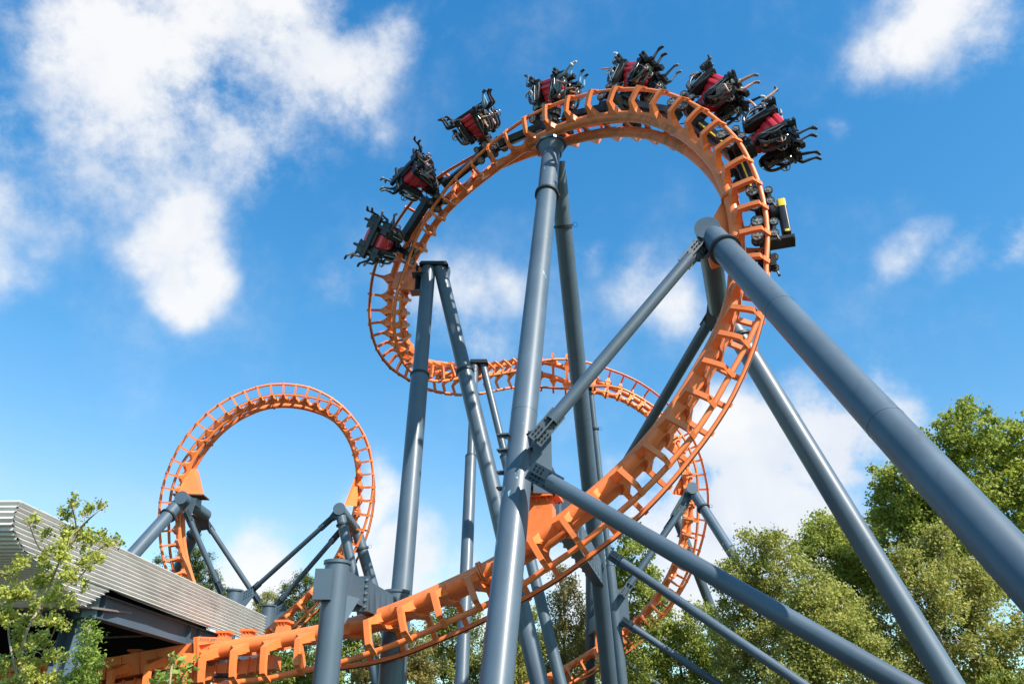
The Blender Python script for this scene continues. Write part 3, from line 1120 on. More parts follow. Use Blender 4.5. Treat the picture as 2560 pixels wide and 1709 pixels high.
def smoothp(ps, n):
    out = []
    m_ = len(ps)
    for i in range(n + 1):
        t = (m_ - 1) * i / n
        k = min(m_ - 2, int(t))
        f = t - k
        q = [ps[max(0, min(m_ - 1, k + j))] for j in (-1, 0, 1, 2)]
        out.append(.5 * (2 * q[1] + (q[2] - q[0]) * f + (2 * q[0] - 5 * q[1] + 4 * q[2] - q[3]) * f * f + (3 * q[1] - q[0] - 3 * q[2] + q[3]) * f ** 3))
    return out


pr = smoothp(prof, 400)
L = [0]
for a, b in zip(pr, pr[1:]):
    L.append(L[-1] + (b - a).length)
mb = MB()
ring0, ring1 = [], []
NP = int(L[-1] / (PITCHC * 1.25 / 8))
for i in range(NP + 1):
    s = L[-1] * i / NP
    k = min(len(L) - 2, max(0, next((j for j, v in enumerate(L) if v >= s), 1) - 1))
    p = pr[k].lerp(pr[k + 1], (s - L[k]) / max(1e-6, L[k + 1] - L[k]))
    d = (pr[k + 1] - pr[k]).normalized()
    nn = ex.cross(d).normalized()
    if nn.y > 0:
        nn = -nn
    q = p + nn * .026 * math.cos(2 * math.pi * s / (PITCHC * 1.25))
    ring0.append(q)
    ring1.append(q + ex * 16)
m_ = len(ring0)
mb.add(ring0 + ring1, [(j, j + 1, m_ + j + 1, m_ + j) for j in range(m_ - 1)])
mb.build('curved_cladding', M['galv'], STN, ang=80)
mb = MB()
tp0 = pr[0]
mb.tube(tp0 + Vector((.02, 0, .01)), tp0 + ex * 16 + Vector((0, 0, .01)), .03, seg=8)
e1 = w0 + wd * top[0][0]
e1.z = top[0][1]
mb.build('ridge_trim', M['galv'], STN)
mb = MB()
mb.tube(tp0 + Vector((0, 0, .012)), e1 + Vector((0, 0, .012)), .022, seg=8)
mb.build('verge_trim', M['galv'], STN)
mb = MB()
a, b = tp0.copy(), e1.copy()
zr = min(a.z, b.z) - .06
mb.prism([Vector((a.x - .05, a.y + .1, zr)), Vector((b.x - .05, b.y, zr)), Vector((b.x - 17, b.y, zr)), Vector((a.x - 16, a.y + .1, zr))], Vector((0, 0, .03)))
mb.build('roof_deck', M['roofm'], STN)
# soffit lining that rises behind the curved eave
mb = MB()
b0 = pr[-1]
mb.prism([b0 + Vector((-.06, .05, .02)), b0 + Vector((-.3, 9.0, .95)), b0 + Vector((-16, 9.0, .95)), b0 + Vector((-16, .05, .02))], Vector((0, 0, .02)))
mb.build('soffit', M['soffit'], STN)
# steel under the verge
def ibeam(p, q, h, w, name, upv=(0, 0, 1), tf=.025):
    mb = MB()
    d = (q - p).normalized()
    s_ = d.cross(Vector(upv)).normalized()
    u = s_.cross(d)
    mb.beam(p, q, .02, h - .05, upv)
    mb.beam(p + u * (h / 2 - tf / 2), q + u * (h / 2 - tf / 2), w, tf, upv)
    mb.beam(p - u * (h / 2 - tf / 2), q - u * (h / 2 - tf / 2), w, tf, upv)
    for k in (.04, .47, .53, .8, .86):
        c = p.lerp(q, k)
        mb.box(c, d * .012, s_ * w * .46, u * (h / 2 - tf))
    return mb.build(name, M['steel'], STN)


bp, bq = at(238, 1520, 17.0), at(640, 1640, 25.6)
bp.z = 4.62
bq.z = 4.62
bq.x = bp.x + .9
ibeam(bp + wnrm * -.15, bq + wnrm * -.15, .5, .26, 'roof_beam')
cp_, cq_ = at(203, 1532, 17.4), at(150, 1709, 16.3)
cq_ = cp_ + (cq_ - cp_) * (cp_.z / (cp_.z - cq_.z))
ibeam(cp_, cq_, .52, .40, 'column', upv=(.9, -.45, 0))
mb = MB()
mb.beam(cp_ + Vector((-.2, .2, .1)), bp + Vector((-.1, 0, -.05)), .3, .45)
mb.beam(cp_ + Vector((0, .1, .15)), cp_ + Vector((-14, .1, .15)), .25, .4)
mb.build('eave_beam', M['steel'], STN)
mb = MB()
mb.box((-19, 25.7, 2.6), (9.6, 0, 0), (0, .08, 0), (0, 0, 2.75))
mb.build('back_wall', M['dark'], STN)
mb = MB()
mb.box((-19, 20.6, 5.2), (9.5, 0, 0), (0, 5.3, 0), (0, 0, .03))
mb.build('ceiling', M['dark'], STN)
mb = MB()
mb.tube(at(180, 1596, 21.5), at(402, 1586, 21.8), .035, seg=10)
mb.build('pipe', M['greymetal'], STN)

# station end of the track: box girder, rails, arms
P0, T0, N0, b0_ = trk.frame(0)
rows = []
dirv = Vector((-.985, .10, -.02)).normalized()
for j in range(17):
    k = min(1, j / 5)
    p = P0 - T0 * .93 * min(j, 3) + (dirv * .93 * max(0, j - 3))
    nn = (N0 * (1 - k) + Vector((0, 0, 1)) * k).normalized()
    rows.append([p.x, p.y, p.z, nn.x, nn.y, nn.z])
rows = rows[::-1]
sta = Track(';'.join(','.join('%.4f' % v for v in r) for r in rows))
STT = thing('station_track', 'orange box girder track coming out from under the station roof', 'track', sta.pt(0, 0, 0))
ts = [i / 4 for i in range(0, (sta.n - 1) * 4 + 1)]
for sg in (-1, 1):
    mb = MB()
    mb.path([sta.pt(t, sg * G2, 0) for t in ts], .073, 12)
    mb.build('rail', M['orange'], STT)
    mb = MB()
    mb.path([sta.pt(t, sg * (G2 - .047), -.052) for t in ts], .02, 6)
    mb.build('wear_strip', M['chassis'], STT)
mb = MB()
rs = []
for t in ts:
    if t > sta.n - 1.3:
        break
    rs.append([sta.pt(t, x, HS + z) for x, z in ((-.55, -.25), (.55, -.25), (.55, .28), (-.55, .28))])
mb.rings(rs)
tb = t
for t in ts[:-6:2]:
    P, T, N, b = sta.frame(t)
    for sg in (-1, 1):
        mb.box(sta.pt(t, sg * .58, HS), T * .01, b * .035, N * .24)
mb.build('box_girder', M['orange'], STT, ang=25, split=False)
P, T, N, b = sta.frame(tb)
mb = MB()
c = sta.pt(tb - .1, 0, HS)
mb.cur = 0
mb.box(c, T * .025, b * .74, N * .40)
mb.box(c + T * .07, T * .025, b * .74, N * .40)
for s_ in (-1, 1):
    for zz in (-.16, .2):
        mb.prism([c + T * .1 + b * s_ * .42 + N * zz, c + T * .1 + b * s_ * .72 + N * zz, c + T * .6 + b * s_ * .42 + N * zz], N * .012)
mb.cur = 1
for s_ in (-1, 1):
    for k in range(4):
        for zz in (-.34, .34):
            q = c + b * (s_ * (.12 + .17 * k)) + N * zz
            mb.tube(q - T * .06, q + T * .14, .026, seg=6)
mb.build('end_flange', [M['orange'], M['boltl']], STT)
mb = MB()
mb.beam(c + T * .05, trk.pt(.6, 0, HS), 1.15, .42, N, w1=.9, h1=.35)
mb.build('transition_box', M['orange'], STT)
for i in range(0, sta.n - 1):
    o = link('tie', TIE, STT)
    o.matrix_parent_inverse = WM[STT].inverted()
    o.matrix_basis = sta.mtx(i + .5)
for i, (tr_, t) in enumerate(((sta, 8.2), (sta, 11.2), (sta, 13.6), (trk, .15), (trk, .9), (trk, 2.0))):
    c = tr_.pt(t, -.25 if i % 2 == 0 else .3, HS + .2)
    pedestal(tr_, t, STT if tr_ is sta else BIG, c.z + .25, w=.26, l=.30, flange=False)
# ribbed brake beam hung between the rails
mb = MB()
bs = [sta.pt(t, 0, .33) for t in ts[::4]] + [trk.pt(t, 0, .33) for t in (1., 1.8)]
for a, b_ in zip(bs, bs[1:]):
    mb.beam(a, b_, .5, .34)
for a, b_ in zip(bs, bs[1:]):
    for k in range(3):
        c = a.lerp(b_, k / 3)
        mb.box(c, (b_ - a).normalized() * .012, Vector((0, .32, 0)), Vector((0, 0, .22)))
mb.build('brake_beam', M['orange'], STT)
mb = MB()
for i in range(0, len(bs) - 1, 2):
    mb.tube(bs[i] + Vector((0, -.32, -.1)), bs[i] + Vector((.5, -.32, -.1)), .06, seg=10)
mb.build('brake_cylinder', M['chassis'], STT)

# ------------------------------------------------------------------ vegetation
RNG = np.random.default_rng(7)


def leafmat(name, c0, c1, c2, tr=.45, rough=.5):
    m = bpy.data.materials.new(name)
    m.use_nodes = True
    t = m.node_tree
    p = t.nodes['Principled BSDF']
    g = t.nodes.new('ShaderNodeNewGeometry')
    nz = t.nodes.new('ShaderNodeTexNoise')
    nz.inputs['Scale'].default_value = .55
    nz.inputs['Detail'].default_value = 3
    t.links.new(g.outputs['Position'], nz.inputs['Vector'])
    ad = t.nodes.new('ShaderNodeMath')
    ad.operation = 'MULTIPLY_ADD'
    t.links.new(g.outputs['Random Per Island'], ad.inputs[0])
    ad.inputs[1].default_value = .62
    mu = t.nodes.new('ShaderNodeMath')
    mu.operation = 'MULTIPLY_ADD'
    t.links.new(nz.outputs['Fac'], mu.inputs[0])
    mu.inputs[1].default_value = 1.1
    mu.inputs[2].default_value = -.36
    t.links.new(mu.outputs[0], ad.inputs[2])
    r = t.nodes.new('ShaderNodeValToRGB')
    e = r.color_ramp.elements
    e[0].position, e[0].color = 0., (*c0, 1)
    e[1].position, e[1].color = 1., (*c2, 1)
    x = e.new(.5)
    x.color = (*c1, 1)
    t.links.new(ad.outputs[0], r.inputs[0])
    t.links.new(r.outputs[0], p.inputs['Base Color'])
    p.inputs['Roughness'].default_value = rough
    p.inputs['Specular IOR Level'].default_value = .35
    tl = t.nodes.new('ShaderNodeBsdfTranslucent')
    hs = t.nodes.new('ShaderNodeHueSaturation')
    hs.inputs['Value'].default_value = 1.3
    t.links.new(r.outputs[0], hs.inputs['Color'])
    t.links.new(hs.outputs[0], tl.inputs['Color'])
    mx_ = t.nodes.new('ShaderNodeMixShader')
    mx_.inputs[0].default_value = tr
    t.links.new(p.outputs[0], mx_.inputs[1])
    t.links.new(tl.outputs[0], mx_.inputs[2])
    t.links.new(mx_.outputs[0], t.nodes['Material Output'].inputs['Surface'])
    return m


LM = {
    'poplar': leafmat('leaf_poplar', (.11, .15, .020), (.29, .34, .055), (.56, .56, .13)),
    'birch': leafmat('leaf_birch', (.12, .14, .026), (.32, .33, .075), (.58, .55, .16)),
    'olive': leafmat('leaf_olive', (.12, .13, .028), (.31, .31, .070), (.54, .49, .14)),
    'green': leafmat('leaf_green', (.10, .14, .020), (.26, .31, .055), (.50, .50, .12)),
    'brown': leafmat('leaf_brown', (0.098, 0.095, 0.026), (0.241, 0.207, 0.060), (0.460, 0.370, 0.120)),
    'pine': leafmat('leaf_pine', (0.029, 0.055, 0.014), (0.078, 0.117, 0.026), (0.156, 0.189, 0.043), .15),
    'shrub': leafmat('leaf_shrub', (.13, .17, .025), (.38, .41, .07), (.68, .66, .18), .45),
    'vine': leafmat('leaf_vine', (.08, .14, .02), (.20, .30, .045), (.42, .48, .10), .45),
}
M['bark'] = mat('bark', (.10, .075, .055), .9, var=.4, vscale=6)
M['birchbark'] = mat('birch_bark', (.42, .38, .33), .8, var=.3, vscale=4, dirt=((.05, .045, .04), 3, .55, .62, (.6, .6, 3)))
M['twig'] = mat('twig', (.30, .23, .15), .8, var=.3, vscale=10)


def leafmesh(name, C, size, mtl, asp=.55, fold=.25, seed=0, droop=0.):
    """one folded leaf per centre; C (n,3)"""
    rg = np.random.default_rng(seed)
    n = len(C)
    ax = rg.normal(size=(n, 3))
    ax[:, 2] -= droop
    ax /= np.linalg.norm(ax, axis=1)[:, None]
    nr = rg.normal(size=(n, 3)) + np.array([0, 0, .5])
    nr -= (nr * ax).sum(1)[:, None] * ax
    nr /= np.linalg.norm(nr, axis=1)[:, None]
    sd_ = np.cross(ax, nr)
    s = size * rg.uniform(.6, 1.3, n)[:, None]
    v = np.empty((n, 4, 3))
    v[:, 0] = C - ax * s * .5
    v[:, 1] = C + sd_ * s * asp * .5 + nr * s * fold * .3 - ax * s * .05
    v[:, 2] = C + ax * s * .5 - nr * s * fold * .2
    v[:, 3] = C - sd_ * s * asp * .5 + nr * s * fold * .3 - ax * s * .05
    f = np.empty((n, 2, 3), np.int32)
    base = np.arange(n)[:, None] * 4
    f[:, 0] = base + np.array([0, 1, 2])
    f[:, 1] = base + np.array([0, 2, 3])
    me = bpy.data.meshes.new(name)
    me.vertices.add(n * 4)
    me.vertices.foreach_set('co', v.reshape(-1).astype(np.float32))
    me.loops.add(n * 6)
    me.loops.foreach_set('vertex_index', f.reshape(-1))
    me.polygons.add(n * 2)
    me.polygons.foreach_set('loop_start', np.arange(0, n * 6, 3, dtype=np.int32))
    me.polygons.foreach_set('loop_total', np.full(n * 2, 3, np.int32))
    me.materials.append(mtl)
    me.update(calc_edges=True)
    me.validate()
    return me


def limb(mb, p, q, r0, r1, rg, seg=6, n=5, wob=.12):
    p, q = Vector(p), Vector(q)
    L_ = (q - p).length
    pts, rad = [], []
    for i in range(n + 1):
        t = i / n
        w = math.sin(math.pi * t) * wob * L_
        pts.append(p.lerp(q, t) + Vector(rg.normal(size=3)) * w * .35)
        rad.append(r0 + (r1 - r0) * t)
    mb.path(pts, rad, seg)
    return pts


def tree(name, label, base, lobes, leaf, d, nleaf, size, bark='bark', group=None, clump=.55, seed=1, trunk_r=.22, asp=.55, droop=0., cat='tree',
         depthk=1., shell=.45):
    """lobes: (px,py,r_px) crown lumps surveyed at depth d; each gets its own place in depth"""
    rg = np.random.default_rng(seed)
    bx = at(base[0], base[1], d)
    root = thing(name, label, cat, (bx.x, bx.y, 0), group)
    L3 = []
    for (px, py, r) in lobes:
        rr = r * d / F_PX
        c = at(px, py, d + rg.uniform(-.5, .5) * rr * 1.2 * depthk)
        L3.append((c, rr))
    tot = sum(r * r for _, r in L3)
    pts = []
    mb = MB()
    zt = max(c.z for c, r in L3)
    cx_ = sum(c.x * r for c, r in L3) / sum(r for _, r in L3)
    cy_ = sum(c.y * r for c, r in L3) / sum(r for _, r in L3)
    foot = Vector((bx.x, bx.y, -.1))
    topp = Vector((cx_, cy_, zt))
    tp_ = limb(mb, foot, topp, trunk_r, .03, rg, seg=9, n=9, wob=.03)
    mb.build('trunk', M[bark], root)
    mb = MB()
    for c, r in L3:
        # limb from the trunk to the lobe
        k = min(len(tp_) - 2, max(1, int(len(tp_) * max(.15, (c.z - r * .9) / max(zt, 1)))))
        limb(mb, tp_[k], c, trunk_r * .35, .03, rg, n=5)
        ncl = max(6, int(26 * (r / clump) ** 2 * .16))
        cc = []
        for i in range(ncl):
            v = Vector(rg.normal(size=3)).normalized()
            rad = r * (shell + (1 - shell) * rg.uniform() ** .5) * rg.uniform(.75, 1.12)
            q = c + Vector((v.x * rad, v.y * rad, v.z * rad * .95))
            cc.append(q)
            if i % 3 == 0 and i < 36:
                limb(mb, c + v * r * .15, q, .022, .008, rg, seg=4, n=3)
        nl = int(nleaf * r * r / tot)
        cc = np.array([tuple(q) for q in cc])
        w = rg.uniform(.3, 1.4, len(cc))
        idx = rg.choice(len(cc), nl, p=w / w.sum())
        sc_ = clump * rg.uniform(.5, 1.1, len(cc))[idx][:, None]
        o = rg.normal(size=(nl, 3)) * sc_ * np.array([.55, .55, .42])
        if droop:
            o[:, 2] -= np.abs(rg.normal(size=nl)) * sc_[:, 0] * droop
        pts.append(cc[idx] + o)
    mb.build('limbs', M[bark], root, split=False)
    P_ = np.concatenate(pts)
    link('foliage', leafmesh('foliage', P_, size, LM[leaf], asp, seed=seed, droop=droop * .7), root)
    return root


GT = 'trees behind the coaster'
tree('poplar_tree', 'tall bright green poplar at the right edge, highest of the trees', (2420, 1709), [(2425, 1075, 80), (2350, 1120, 75), (2490, 1150, 90), (2550, 1100, 70), (2275, 1215, 80), (2380, 1220, 110), (2500, 1270, 120), (2570, 1220, 90), (2240, 1290, 75),
      (2330, 1330, 100), (2440, 1390, 110), (2240, 1380, 75), (2560, 1400, 110), (2215, 1200, 40), (2190, 1270, 35), (2420, 1025, 38)], 'poplar', 42, 66000, .17, seed=3, group=GT, trunk_r=.3, asp=.8, clump=.42, shell=.25)
tree('birch_tree', 'olive birch in front of the tall poplar, low at the right', (2330, 1709), [(2340, 1380, 55), (2260, 1420, 60), (2400, 1450, 85), (2300, 1500, 95), (2230, 1560, 90), (2380, 1580, 110), (2480, 1520, 100), (2540, 1620, 90), (2300, 1660, 100), (2440, 1690, 100), (2360, 1340, 30)],
     'olive', 36, 42000, .17, seed=4, group=GT, bark='birchbark')
tree('leafy_tree', 'mid green round tree between the birch and the tall poplar', (2100, 1709), [(2050, 1325, 48), (2110, 1330, 60), (2150, 1390, 80), (2060, 1400, 80), (2010, 1370, 35), (2180, 1320, 45), (2120, 1480, 90), (2190, 1460, 70), (2100, 1560, 80)], 'green', 46, 38000, .17, seed=5, group=GT, asp=.7)
tree('birch_tree', 'feathery olive birch at the left of the right-hand trees, sky behind it', (1900, 1709), [(1890, 1365, 45), (1935, 1350, 40), (1850, 1420, 55), (1925, 1430, 65), (1975, 1400, 35), (1810, 1460, 35), (1850, 1500, 70), (1950, 1510, 75), (1830, 1600, 75), (1930, 1610, 90), (2000, 1580, 70), (1880, 1690, 100)],
     'birch', 38, 36000, .15, seed=6, group=GT, bark='birchbark', clump=.45, shell=.3)
tree('birch_tree', 'yellowish birch low in the middle of the right-hand trees', (2080, 1709), [(2030, 1470, 50), (2080, 1520, 75), (2020, 1560, 70), (2130, 1580, 75), (2060, 1640, 90), (2160, 1660, 85), (2000, 1690, 80)], 'birch', 34, 30000, .15, seed=7, group=GT, bark='birchbark')
tree('leafy_tree', 'low bushy tree left of the feathery birch, below a gap of sky', (1700, 1709), [(1740, 1560, 45), (1690, 1590, 50), (1770, 1620, 60), (1650, 1610, 55), (1710, 1670, 80), (1790, 1700, 60), (1610, 1680, 70)], 'green', 44, 20000, .18, seed=8, group=GT)
tree('leafy_tree', 'green tree seen between the dark centre column and the far track', (1570, 1709), [(1565, 1330, 30), (1590, 1390, 42), (1540, 1400, 40), (1620, 1440, 35), (1575, 1470, 55), (1630, 1520, 50), (1560, 1570, 60), (1600, 1640, 70), (1520, 1500, 45), (1530, 1660, 60)], 'green', 54, 24000, .2, seed=9, group=GT, asp=.7)
tree('weeping_birch', 'thin brownish weeping birch left of the dark centre column', (1410, 1709), [(1400, 1430, 26), (1425, 1470, 36), (1385, 1500, 34), (1440, 1530, 42), (1395, 1570, 48), (1440, 1620, 50), (1385, 1650, 50), (1430, 1690, 50)], 'brown', 50, 17000, .15, seed=10, group=GT, bark='birchbark', droop=1.2, clump=.6, shell=.2)
tree('leafy_tree', 'small yellow green tree between the two splayed centre legs', (1270, 1709), [(1310, 1530, 30), (1290, 1580, 42), (1330, 1630, 45), (1260, 1640, 45), (1300, 1690, 55)], 'birch', 48, 13000, .16, seed=11, group=GT)
tree('leafy_tree', 'bushy yellow green tree left of the thick front column', (1120, 1709), [(1140, 1520, 30), (1110, 1550, 42), (1180, 1560, 40), (1070, 1590, 40), (1140, 1610, 55), (1200, 1640, 50), (1080, 1660, 55), (1160, 1690, 55)], 'birch', 50, 19000, .17, seed=12, group=GT)
tree('leafy_tree', 'dark hedge-like tree with reddish tips under the near track', (1010, 1709), [(1010, 1590, 34), (960, 1620, 34), (1050, 1630, 40), (1000, 1670, 50), (1070, 1700, 40), (930, 1680, 45)], 'brown', 42, 13000, .15, seed=13, group=GT)
tree('leafy_tree', 'green tree between the capped front column and the left A-frame', (890, 1709), [(880, 1580, 26), (910, 1610, 34), (860, 1630, 34), (900, 1670, 45), (845, 1690, 40)], 'green', 50, 11000, .17, seed=14, group=GT)
tree('leafy_tree', 'far green tree low at the bottom behind the far track', (1470, 1709), [(1480, 1590, 50), (1450, 1650, 60), (1520, 1700, 60), (1360, 1600, 40), (1340, 1690, 50)], 'olive', 60, 15000, .2, seed=24, group=GT)
tree('pine_tree', 'dark pine behind the left side of the distant loop', (490, 1709), [(478, 1352, 14), (470, 1385, 24), (500, 1400, 24), (455, 1425, 30), (510, 1440, 30), (480, 1470, 40), (535, 1460, 20), (540, 1500, 34), (405, 1400, 14), (425, 1440, 22), (500, 1530, 50), (430, 1500, 40), (526, 1390, 9)],
     'pine', 62, 26000, .20, seed=15, group='pines behind the loop', asp=.25, clump=.5, shell=.6)
tree('pine_tree', 'dark pine inside the right foot of the distant loop', (770, 1709), [(757, 1438, 15), (735, 1462, 24), (775, 1462, 24), (720, 1490, 26), (790, 1490, 34), (750, 1520, 45), (810, 1530, 40), (700, 1530, 30), (770, 1580, 60)],
     'pine', 62, 24000, .20, seed=16, group='pines behind the loop', asp=.25, clump=.5, shell=.6)
tree('pine_tree', 'small yellowish pine top just right of the roof end', (660, 1709), [(672, 1486, 13), (650, 1505, 17), (690, 1508, 18), (640, 1530, 20), (670, 1535, 26)], 'olive', 70, 9000, .18, seed=17, group='pines behind the loop', asp=.3)

tree('leafy_tree', 'low green tree right of the station roof end, under the near track', (760, 1709), [(700, 1660, 40), (760, 1640, 40), (810, 1660, 45), (640, 1690, 45), (720, 1709, 50), (800, 1709, 50)], 'green', 44, 12000, .17, seed=25, group=GT)
# far wood closing the view between the trees
rgw = np.random.default_rng(77)
nw = 70000
wx = rgw.uniform(-75, 85, nw)
ww = 78 + rgw.uniform(-4, 4, nw)
hh = 7.2 + 1.6 * np.sin(wx * .21) + 1.1 * np.sin(wx * .53 + 1) + .7 * np.sin(wx * 1.3)
wz = hh * rgw.uniform(.0, 1, nw) ** .6 + rgw.normal(size=nw) * .25
wood = link('far_wood', leafmesh('far_wood', np.stack([wx, ww, np.maximum(wz, .1)], -1), .62, LM['olive'], .7, seed=78))
tag(wood, 'distant belt of mixed woodland behind the coaster', 'woodland', None, 'stuff')

# foreground shrub on the left
def shrub(name, label, stems, lobes, leaf, d, nleaf, size, seed, asp=.75, cat='shrub', droop=.2):
    rg = np.random.default_rng(seed)
    p0 = at(stems[0][0][0], stems[0][0][1], d)
    root = thing(name, label, cat, (p0.x, p0.y, 0))
    allp = []
    for k, st_ in enumerate(stems):
        mb = MB()
        pts = [at(px, py, d + rg.uniform(-.25, .25)) for px, py in st_]
        pts = [Vector((pts[0].x, pts[0].y, 0))] + pts if k < 2 else pts
        sp_ = smoothp(pts, len(pts) * 5)
        m_ = len(sp_)
        mb.path(sp_, [(.011 if k < 2 else .006) * (1 - .8 * i / m_) + .0025 for i in range(m_)], 7)
        mb.build('branch', M['twig'], root)
        allp += sp_
    mb = MB()
    C_ = []
    tot = sum(l[2] ** 2 for l in lobes)
    for px, py, r in lobes:
        rr = r * d / F_PX
        c = at(px, py, d + rg.uniform(-.35, .35))
        near = min(allp, key=lambda q: (q - c).length)
        limb(mb, near, c, .004, .002, rg, seg=5, n=4)
        nt_ = max(5, int(r / 5))
        per = max(2, int(nleaf * r * r / tot / nt_))
        for i in range(nt_):
            v = Vector(rg.normal(size=3)).normalized() * rr * rg.uniform(.6, 1.2)
            e = c + v
            limb(mb, c, e, .0024, .0014, rg, seg=4, n=3, wob=.2)
            for j in range(per):
                q = c.lerp(e, rg.uniform(.1, 1.05)) + Vector(rg.normal(size=3)) * size * .62
                C_.append(tuple(q))
    mb.build('twigs' if nleaf > 300 else 'twig', M['twig'], root, split=nleaf <= 300)
    link('foliage', leafmesh('foliage', np.array(C_), size, LM[leaf], asp, seed=seed, droop=droop, fold=.5), root)
    return root


shrub('garden_shrub', 'sprawling light green shrub with small round leaves in front of the canopy', [[(10, 1850), (60, 1600), (110, 1500), (150, 1400), (190, 1330), (175, 1250)], [(80, 1850), (40, 1680), (20, 1560), (40, 1440)],
      [(110, 1500), (200, 1440), (250, 1370), (300, 1355)], [(190, 1330), (230, 1290), (265, 1262)], [(40, 1440), (0, 1430)], [(60, 1600), (110, 1620), (150, 1540)], [(40, 1680), (100, 1650), (140, 1600)], [(150, 1400), (100, 1370), (70, 1300)]],
      [(185, 1255, 22), (165, 1285, 24), (215, 1275, 24), (252, 1262, 18), (190, 1320, 34), (225, 1350, 34), (165, 1350, 30), (265, 1345, 24), (292, 1352, 18), (120, 1330, 20), (85, 1300, 18), (150, 1390, 36), (205, 1400, 36), (105, 1400, 28), (55, 1405, 26), (20, 1430, 26),
       (175, 1440, 34), (100, 1450, 40), (50, 1490, 40), (130, 1500, 38), (180, 1500, 26), (15, 1540, 38), (80, 1545, 42), (140, 1555, 30), (40, 1600, 42), (100, 1600, 34), (20, 1660, 42), (75, 1665, 40), (110, 1700, 34), (40, 1709, 44), (130, 1640, 24), (215, 1460, 18), (240, 1395, 20), (10, 1480, 24)],
      'shrub', 6.6, 8200, .031, 31)
shrub('garden_shrub', 'upright shrub with narrow pointed leaves in front of the blue column', [[(200, 1850), (205, 1709), (215, 1620), (225, 1560)], [(170, 1850), (180, 1720), (190, 1660)]],
      [(228, 1565, 18), (245, 1590, 18), (215, 1600, 22), (232, 1630, 26), (205, 1650, 26), (235, 1665, 24), (190, 1690, 30), (225, 1705, 28), (170, 1700, 22), (160, 1640, 12)], 'vine', 6.2, 1700, .040, 32, asp=.34)
shrub('climbing_plant', 'small sprig of broad green leaves in front of the orange station track', [[(420, 1850), (425, 1709), (432, 1650)], [(440, 1850), (445, 1720), (470, 1668)]],
      [(432, 1645, 12), (415, 1680, 16), (470, 1665, 12), (400, 1700, 14), (445, 1695, 14), (460, 1690, 8)], 'vine', 5.6, 150, .052, 33, asp=.6)
shrub('reed_bush', 'light yellow green bush low at the bottom right corner', [[(2500, 1900), (2500, 1740)]], [(2470, 1715, 30), (2520, 1700, 26), (2555, 1708, 26), (2500, 1735, 40), (2440, 1735, 26)], 'shrub', 15, 3500, .10, 34, asp=.12, droop=-1.2)

# ------------------------------------------------------------------ train


def rrect(w, h, r, z, n=4):
    out = []
    for cx_, cy_, a0 in ((w - r, h - r, 0), (-(w - r), h - r, 90), (-(w - r), -(h - r), 180), (w - r, -(h - r), 270)):
        for i in range(n + 1):
            a = R(a0 + 90 * i / n)
            out.append(Vector((cx_ + r * math.cos(a), cy_ + r * math.sin(a), z)))
    return out


def wheelmesh(rad, w):
    mb = MB()
    mb.cur = 0
    prof_ = [(-.5, .80), (-.5, .97), (-.38, 1), (.38, 1), (.5, .97), (.5, .80)]
    rs = []
    for x, k in prof_:
        rs.append([Vector((x * w, math.cos(t) * rad * k, math.sin(t) * rad * k)) for t in [2 * math.pi * i / 24 for i in range(24)]])
    mb.rings(rs, cap=False)
    mb.cur = 1
    mb.tube((-.40 * w, 0, 0), (.40 * w, 0, 0), rad * .81, seg=24)
    mb.tube((-.62 * w, 0, 0), (.62 * w, 0, 0), rad * .26, seg=12)
    mb.cur = 0
    for i in range(5):
        t = 2 * math.pi * i / 5
        c = Vector((0, math.cos(t) * rad * .54, math.sin(t) * rad * .54))
        mb.tube(c - Vector((.43 * w, 0, 0)), c + Vector((.43 * w, 0, 0)), rad * .16, seg=8)
    return mb.mesh('wheel', [M['wheel'], M['hub']])


WH_L, WH_S = wheelmesh(.185, .1), wheelmesh(.125, .09)


def bogie_mesh():
    mb = MB()
    # frame plate that wraps the rail, both sides share it mirrored by scale
    mb.box((-.10, 0, .22), (.03, 0, 0), (0, .36, 0), (0, 0, .07))
    mb.box((-.12, 0, .02), (.05, 0, 0), (0, .20, 0), (0, 0, .26))
    mb.box((-.06, 0, -.2), (.08, 0, 0), (0, .26, 0), (0, 0, .05))
    mb.box((-.40, 0, .02), (.28, 0, 0), (0, .13, 0), (0, 0, .10))
    mb.tube((-.28, -.18, .02), (-.28, .18, .02), .12, seg=14)
    mb.tube((.02, .30, -.25), (.02, .44, -.3), .03, seg=8)
    mb.ico((.02, .46, -.31), .05, 1)
    return mb.mesh('bogie_frame', M['chassis'])


BOG = bogie_mesh()


def mloc(x, y, z):
    return Matrix.Translation((x, y, z))


def addwheels(root, local=True):
    for sx in (-1, 1):
        b = link('bogie_frame', BOG, root)
        b.matrix_parent_inverse = Matrix.Identity(4)
        b.matrix_basis = mloc(sx * .88, 0, 0) @ Matrix.Diagonal((sx, 1, 1, 1))
        for y, z, me in ((.27, .262, WH_L), (-.27, .262, WH_L), (.2, -.20, WH_S), (-.2, -.20, WH_S)):
            o = link('wheel', me, root)
            o.matrix_parent_inverse = Matrix.Identity(4)
            o.matrix_basis = mloc(sx * .88, y, z)


def part(name, mesh, root, mtx=None):
    o = link(name, mesh, root)
    o.matrix_parent_inverse = Matrix.Identity(4)
    o.matrix_basis = mtx or Matrix.Identity(4)
    return o


